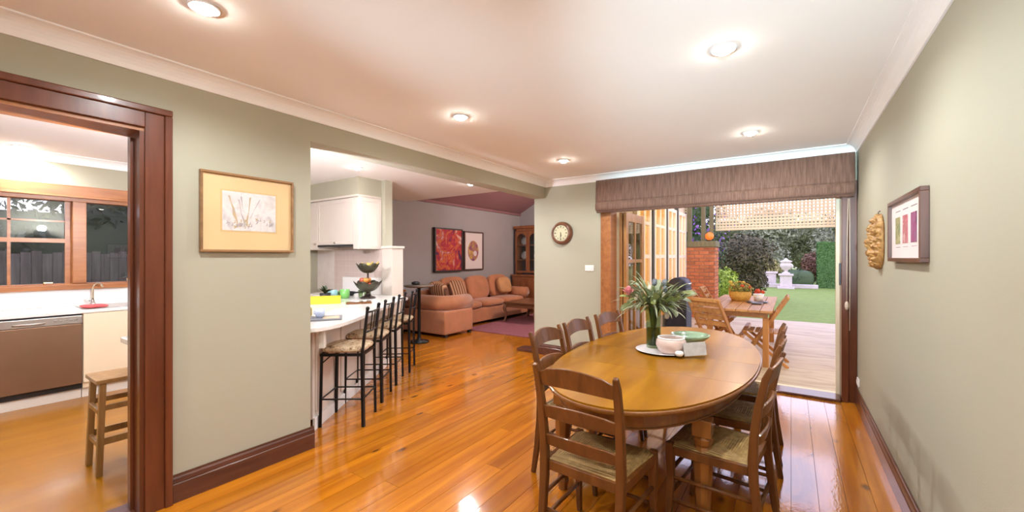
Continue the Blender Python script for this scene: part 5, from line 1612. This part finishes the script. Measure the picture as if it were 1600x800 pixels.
def make_gchair():
    t = thing('garden_chair', 'x', 'chair')
    for s in (-1, 1):
        MB().beam((s*0.22, 0.26, 0.0), (s*0.22, -0.30, 0.94), 0.045, 0.026, up=(1, 0, 0)).build('frame_leg', teak_z, t, bevel=0.004)
        MB().beam((s*0.19, -0.30, 0.0), (s*0.19, 0.22, 0.44), 0.04, 0.024, up=(1, 0, 0)).build('frame_leg', teak_z, t, bevel=0.004)
    for k in range(6):
        y_ = -0.17 + k * 0.075
        B(-0.205, 0.205, y_ - 0.03, y_ + 0.03, 0.440, 0.458).build('seat_slat', teak, t, bevel=0.003)
    for k in range(4):
        z = 0.62 + k * 0.085
        y_ = 0.26 - 0.56 * z / 0.94
        B(-0.21, 0.21, y_ - 0.012, y_ + 0.006, z - 0.03, z + 0.03).build('back_slat', teak, t, bevel=0.003)
    B(-0.24, 0.24, -0.31, -0.285, 0.90, 0.95).build('top_rail', teak, t, bevel=0.01)
    return t
gc = make_gchair()
for k, (x_, y_, a, lab) in enumerate(((-1.02, 6.95, -90, 'folding teak chair on the french-window side of the garden table, nearer the house'),
                                    (-1.02, 7.95, -90, 'folding teak chair on the french-window side of the garden table, nearer the pillar'),
                                    (-0.80, 5.98, -28, 'folding teak chair at the house end of the garden table'),
                                    (-0.33, 6.72, 90, 'folding teak chair on the lawn side of the garden table'))):
    if k == 0:
        gc.location = (x_, y_, -0.03); gc.rotation_euler = (0, 0, R(a)); gc['label'] = lab; gc['group'] = 'folding garden chairs'
    else:
        dup(gc, (x_, y_, -0.03), R(a), lab, 'folding garden chairs')
bk2 = thing('flower_basket', 'round yellow wicker basket of flowers on the garden table', 'basket', (-0.68, 7.55, 0.741))
wick = ramp_mat('yellow_wicker', [(0.3, (0.50, 0.22, 0.03)), (0.7, (0.70, 0.40, 0.08))], scale=40, rough=0.7)
MB().lathe([(0.0, 0.0), (0.12, 0.0), (0.16, 0.08), (0.165, 0.15), (0.155, 0.15), (0.14, 0.08), (0.0, 0.06)], 22).build('basket', wick, bk2, True)
MB().tube([(-0.16, 0, 0.14), (-0.13, 0, 0.26), (0, 0, 0.31), (0.13, 0, 0.26), (0.16, 0, 0.14)], 0.008, 8).build('handle', wick, bk2, True)

def leaf_cloud(c, r, n, size, mat, rnd_, shell=0.55, squash=1.0):
    vs_, fs_ = [], []
    for k in range(n):
        while True:
            p = Vector((rnd_.uniform(-1, 1), rnd_.uniform(-1, 1), rnd_.uniform(-1, 1)))
            if 0.05 < p.length < 1:
                break
        q = p.normalized()
        rad = shell + (1 - shell) * rnd_.random() ** 0.6
        rad *= 1 + 0.22 * noise.noise(q * 2.5 + Vector(c))
        P = Vector((c[0] + q.x*r[0]*rad, c[1] + q.y*r[1]*rad, c[2] + q.z*r[2]*rad))
        nrm = (q + Vector((rnd_.uniform(-.8, .8), rnd_.uniform(-.8, .8), rnd_.uniform(-.5, 0.9)))).normalized()
        a = nrm.orthogonal().normalized()
        ang = rnd_.uniform(0, 6.283)
        b_ = nrm.cross(a)
        u = a * math.cos(ang) + b_ * math.sin(ang)
        v = nrm.cross(u)
        s = size * rnd_.uniform(0.6, 1.3)
        o = len(vs_)
        vs_ += [tuple(P - u*s), tuple(P + v*s*0.45), tuple(P + u*s), tuple(P - v*s*0.45)]
        fs_.append((o, o+1, o+2, o+3))
    return MB().add(vs_, fs_)
grnd = random.Random(21)
red_f = plain('red_petal', (0.62, 0.08, 0.03), 0.6, var=0.2)
yel_f = plain('yellow_petal', (0.70, 0.48, 0.08), 0.6, var=0.2)
o = leaf_cloud((0, 0, 0.20), (0.19, 0.19, 0.10), 260, 0.028, leaf_mat('basket_leaf', (0.16, 0.16, 0.03), (0.45, 0.34, 0.06)), grnd, 0.2).build('foliage', None, bk2); o['kind'] = 'stuff'
o.data.materials.append(bpy.data.materials['basket_leaf'])
for k in range(9):
    a = grnd.uniform(0, 6.283)
    MB().ball((0, 0, 0), 0.03, 0.03, 0.022, 8, 6, disp=0.4).build('flower', red_f if k % 2 else yel_f, bk2, True, loc=(0.14*math.cos(a), 0.14*math.sin(a), 0.22 + grnd.uniform(-0.03, 0.08)))
rp_ = thing('potted_geranium', 'small red-flowered pot plant beside the basket on the garden table', 'plant', (-0.44, 7.80, 0.741))
MB().lathe([(0.0, 0.0), (0.06, 0.0), (0.08, 0.10), (0.07, 0.10), (0.0, 0.08)], 14).build('pot', M['white'], rp_, True)
for k in range(10):
    a = k * 2.4
    MB().ball((0, 0, 0), 0.028, 0.028, 0.024, 8, 6, disp=0.4).build('flower', red_f, rp_, True, loc=(0.07*math.cos(a)*(k % 3)/2, 0.07*math.sin(a)*(k % 3)/2, 0.13 + 0.01*(k % 4)))
for k, (x_, y_) in enumerate(((-0.42, 7.10), (-0.50, 7.28), (-0.36, 7.34))):
    o = MB().lathe([(0.0, 0.0), (0.05, 0.0), (0.085, 0.02), (0.08, 0.022), (0.0, 0.008)], 18).build('side_plate', plain('slate_plate', (0.10, 0.10, 0.12), 0.3), None, True, loc=(x_, y_, 0.741))
    tag(o, ('small dark plate nearest the house end of the garden table', 'small dark plate nearest the middle line of the garden table', 'small dark plate nearest the lawn edge of the garden table')[k], 'plate', 'plates on the garden table')
# dark outdoor barbecue in front of the french windows
bq2 = thing('barbecue', 'dark covered barbecue standing by the french windows', 'barbecue', (-1.86, 8.75, -0.03))
B(-0.20, 0.18, -0.26, 0.26, 0.0, 0.86).build('cart', plain('navy_cover', (0.03, 0.035, 0.06), 0.6, var=0.2), bq2, bevel=0.02)
MB().tube([(0.0, -0.27, 0.90), (0.0, 0.27, 0.90)], 0.17, 14).build('hood', plain('navy_hood', (0.035, 0.04, 0.07), 0.5, var=0.2), bq2, True)
MB().tube([(0.16, -0.2, 0.95), (0.21, -0.19, 0.95), (0.21, 0.19, 0.95), (0.16, 0.2, 0.95)], 0.012, 8).build('handle', M['chrome'], bq2, True)

# ---- planting
bark = plain('bark', (0.10, 0.07, 0.045), 0.9, var=0.3)
def tree(name, label, cat, loc, blobs, n, size, c0, c1, trunk_h, trunk_r, group=None):
    t = thing(name, label, cat, loc, 0, group)
    mat = leaf_mat(name + '_leaves', c0, c1, 0.7)
    m = MB()
    tot = sum(b[1][0]*b[1][2] for b in blobs)
    for c, r in blobs:
        lm_ = leaf_cloud(c, r, int(n * r[0]*r[2] / tot), size, mat, grnd)
        m.add(lm_.v, lm_.f)
        core = MB().ball(c, r[0]*0.6, r[1]*0.6, r[2]*0.6, 12, 8)
        m.add(core.v, core.f)
    o = m.build('foliage', mat, t); o['kind'] = 'stuff'
    MB().tube([(0, 0, 0), (0.03, 0.02, trunk_h*0.5), (0, 0, trunk_h)], [trunk_r*1.3, trunk_r, trunk_r*0.7], 8).build('trunk', bark, t, True)
    return t
tree('topiary_bush', 'dark rounded clipped bush standing on the lawn behind the garden table', 'bush', (-1.32, 16.0, -0.05),
     [((0, 0, 1.52), (0.92, 0.92, 0.78)), ((0.1, 0, 0.75), (0.62, 0.62, 0.62))], 9000, 0.055, (0.05, 0.045, 0.02), (0.15, 0.115, 0.05), 1.2, 0.08)
tree('lime_shrub', 'bright lime green shrub beside the brick pillar', 'shrub', (-1.72, 14.4, -0.05), [((0, 0, 0.6), (0.42, 0.4, 0.55))], 1500, 0.06, (0.25, 0.36, 0.03), (0.52, 0.62, 0.10), 0.4, 0.03)
bou = tree('bougainvillea', 'purple flowering bougainvillea rising behind the brick pillar', 'shrub', (-2.4, 13.0, -0.05),
     [((0, 0, 1.75), (0.95, 0.7, 0.8)), ((-0.1, 0, 2.9), (1.0, 0.7, 0.8)), ((0.0, 0, 0.8), (0.75, 0.6, 0.75))], 5000, 0.055, (0.03, 0.06, 0.02), (0.10, 0.16, 0.05), 1.8, 0.05)
fl = leaf_cloud((0, 0, 2.25), (1.0, 0.75, 1.15), 700, 0.05, None, grnd, 0.8).build('blossom', leaf_mat('purple_blossom', (0.17, 0.05, 0.33), (0.34, 0.14, 0.52)), bou); fl['kind'] = 'stuff'
hd = thing('clipped_hedge', 'tall square-clipped green hedge across the lawn beside the low edging', 'hedge', (2.35, 25.2, -0.05))
hm = leaf_mat('hedge_leaves', (0.05, 0.13, 0.03), (0.12, 0.24, 0.06), 0.7)
m = MB().box(-1.26, 1.56, -0.5, 0.5, 0, 2.18)
for k in range(9000):
    f = grnd.random()
    if f < 0.62:
        P, nn = Vector((grnd.uniform(-1.28, 1.58), -0.52, grnd.uniform(0, 2.22))), Vector((0, -1, 0))
    elif f < 0.8:
        P, nn = Vector((-1.28, grnd.uniform(-0.5, 0.5), grnd.uniform(0, 2.22))), Vector((-1, 0, 0))
    else:
        P, nn = Vector((grnd.uniform(-1.28, 1.58), grnd.uniform(-0.5, 0.5), 2.21)), Vector((0, 0, 1))
    nn = (nn + Vector((grnd.uniform(-.7, .7), grnd.uniform(-.7, .7), grnd.uniform(-.7, .7)))).normalized()
    u = nn.orthogonal().normalized(); v = nn.cross(u); s = grnd.uniform(0.03, 0.07)
    m.add([P - u*s, P + v*s*0.5, P + u*s, P - v*s*0.5], [(0, 1, 2, 3)])
o = m.build('foliage', hm, hd); o['kind'] = 'stuff'
lh = thing('low_hedge', 'low dark hedge behind the white garden edging', 'hedge', (0.40, 24.9, -0.05))
m = MB().pad(-0.9, 0.55, -0.3, 0.3, 0, 0.85)
lc = leaf_cloud((-0.17, 0, 0.45), (0.75, 0.32, 0.45), 1500, 0.05, None, grnd, 0.8)
m.add(lc.v, lc.f)
o = m.build('foliage', leaf_mat('low_hedge_leaves', (0.025, 0.05, 0.02), (0.07, 0.11, 0.04)), lh); o['kind'] = 'stuff'
stone = plain('pale_pink_stone', (0.66, 0.56, 0.54), 0.8, var=0.08, scale=8)
o = B(-2.0, 1.05, 23.85, 24.1, -0.05, 0.14).build('garden_edging', stone, bevel=0.02); tag(o, 'low pale stone edging at the far side of the lawn', 'edging')
o = MB().box(-1.65, -0.62, 24.3, 24.7, -0.05, 0.62).box(-1.75, -0.55, 24.25, 24.75, 0.62, 0.72).build('garden_bench', stone, bevel=0.02); tag(o, 'pale stone garden bench beside the urn', 'bench')
ur = thing('garden_urn', 'pale stone garden urn on a tall pedestal across the lawn', 'urn', (-0.20, 23.45, -0.05))
B(-0.34, 0.34, -0.34, 0.34, 0, 0.10).build('plinth', stone, ur, bevel=0.01)
B(-0.24, 0.24, -0.24, 0.24, 0.101, 0.62).build('pedestal', stone, ur, bevel=0.02)
B(-0.30, 0.30, -0.30, 0.30, 0.621, 0.70).build('pedestal_cap', stone, ur, bevel=0.015)
MB().lathe([(0.0, 0.70), (0.18, 0.70), (0.16, 0.75), (0.07, 0.80), (0.07, 0.86), (0.16, 0.93), (0.25, 1.08), (0.23, 1.17), (0.17, 1.22), (0.25, 1.27), (0.25, 1.31), (0.10, 1.36), (0.06, 1.42), (0.0, 1.45)], 20).build('urn', stone, ur, True)
specs = [(-6.9, 30.5, 2.4, 'dark'), (-4.2, 35.0, 2.4, 'olive'), (-1.3, 30, 1.7, 'pale'), (0.9, 34.6, 2.2, 'olive'), (2.9, 30, 2.0, 'pale'), (6.2, 34.6, 2.6, 'dark'), (8.9, 30, 2.8, 'olive'), (-12.5, 30, 2.8, 'olive')]
cols = {'dark': ((0.04, 0.07, 0.025), (0.12, 0.17, 0.06)), 'olive': ((0.09, 0.11, 0.04), (0.26, 0.27, 0.12)), 'pale': ((0.18, 0.20, 0.12), (0.40, 0.42, 0.28))}
where = ['behind the topiary and farthest from the tall hedge', 'behind the dark clipped bush', 'between the bush and the urn', 'farther back, directly behind the urn', 'between the urn and the tall hedge', 'behind the tall clipped hedge', 'beyond the tall hedge, farthest from the urn', 'behind the house wing']
for k, (x_, y_, r_, kd) in enumerate(specs):
    tree('garden_tree', '%s green leafy tree %s' % ({'dark': 'dark', 'olive': 'olive', 'pale': 'pale grey'}[kd], where[k]), 'tree', (x_, y_, -0.05),
         [((0, 0, 1.5), (r_*0.8, r_*0.7, 1.4)), ((0.3, 0, 3.0 + 0.2*(k % 3)), (r_, r_*0.8, r_*0.75)), ((-0.7, 0.2, 2.3), (r_*0.7, r_*0.6, r_*0.6))], 5000, 0.11, cols[kd][0], cols[kd][1], 2.0, 0.12, 'trees behind the lawn')
tree('garden_shrub', 'yellowish shrub beside the stone garden bench', 'shrub', (-1.2, 25.9, -0.05), [((0, 0, 0.8), (0.9, 0.6, 0.7))], 1500, 0.08, (0.25, 0.22, 0.06), (0.48, 0.42, 0.16), 0.5, 0.04)
tree('garden_shrub', 'reddish brown shrub near the tall clipped hedge', 'shrub', (0.9, 26.6, -0.05), [((0, 0, 1.0), (0.5, 0.5, 0.8))], 1200, 0.08, (0.12, 0.05, 0.03), (0.24, 0.12, 0.07), 0.5, 0.04)

# ---- side yard seen through the kitchen window
fence = thing('paling_fence', 'weathered grey paling fence outside the kitchen window', 'fence', (-8.8, 1.2, -0.06))
palm_ = wood('grey_paling', (0.13, 0.105, 0.095), (0.21, 0.175, 0.16), 0.85, axis=2, rnd=0.4)
pme = [B(-0.008, 0.008, -0.047, 0.047, 0, 1.55 + 0.02 * q).mesh('paling', palm_) for q in range(3)]
for k in range(52):
    link_mesh('paling', pme[k % 3], fence, (0, -2.5 + k * 0.1, 0))
for z in (0.4, 1.35):
    B(-0.06, -0.01, -2.55, 2.7, z, z + 0.07).build('fence_rail', palm_, fence)
hb = thing('boundary_hedge', 'dark boundary hedge above the paling fence', 'hedge', (-10.3, 1.2, -0.06))
m = MB().box(-0.45, 0.45, -5.6, 0.4, 0, 2.22).box(-0.45, 0.45, 0.4, 7.5, 0, 2.85)
for k in range(14):
    c = (0, -5.2 + k * 0.92, (1.62 if k < 6 else 2.45) + 0.08 * math.sin(k * 2.1))
    lc = leaf_cloud(c, (0.72, 0.85, 0.72), 1000, 0.07, None, grnd, 0.75)
    m.add(lc.v, lc.f)
o = m.build('foliage', leaf_mat('boundary_leaves', (0.012, 0.02, 0.010), (0.05, 0.06, 0.03)), hb); o['kind'] = 'stuff'
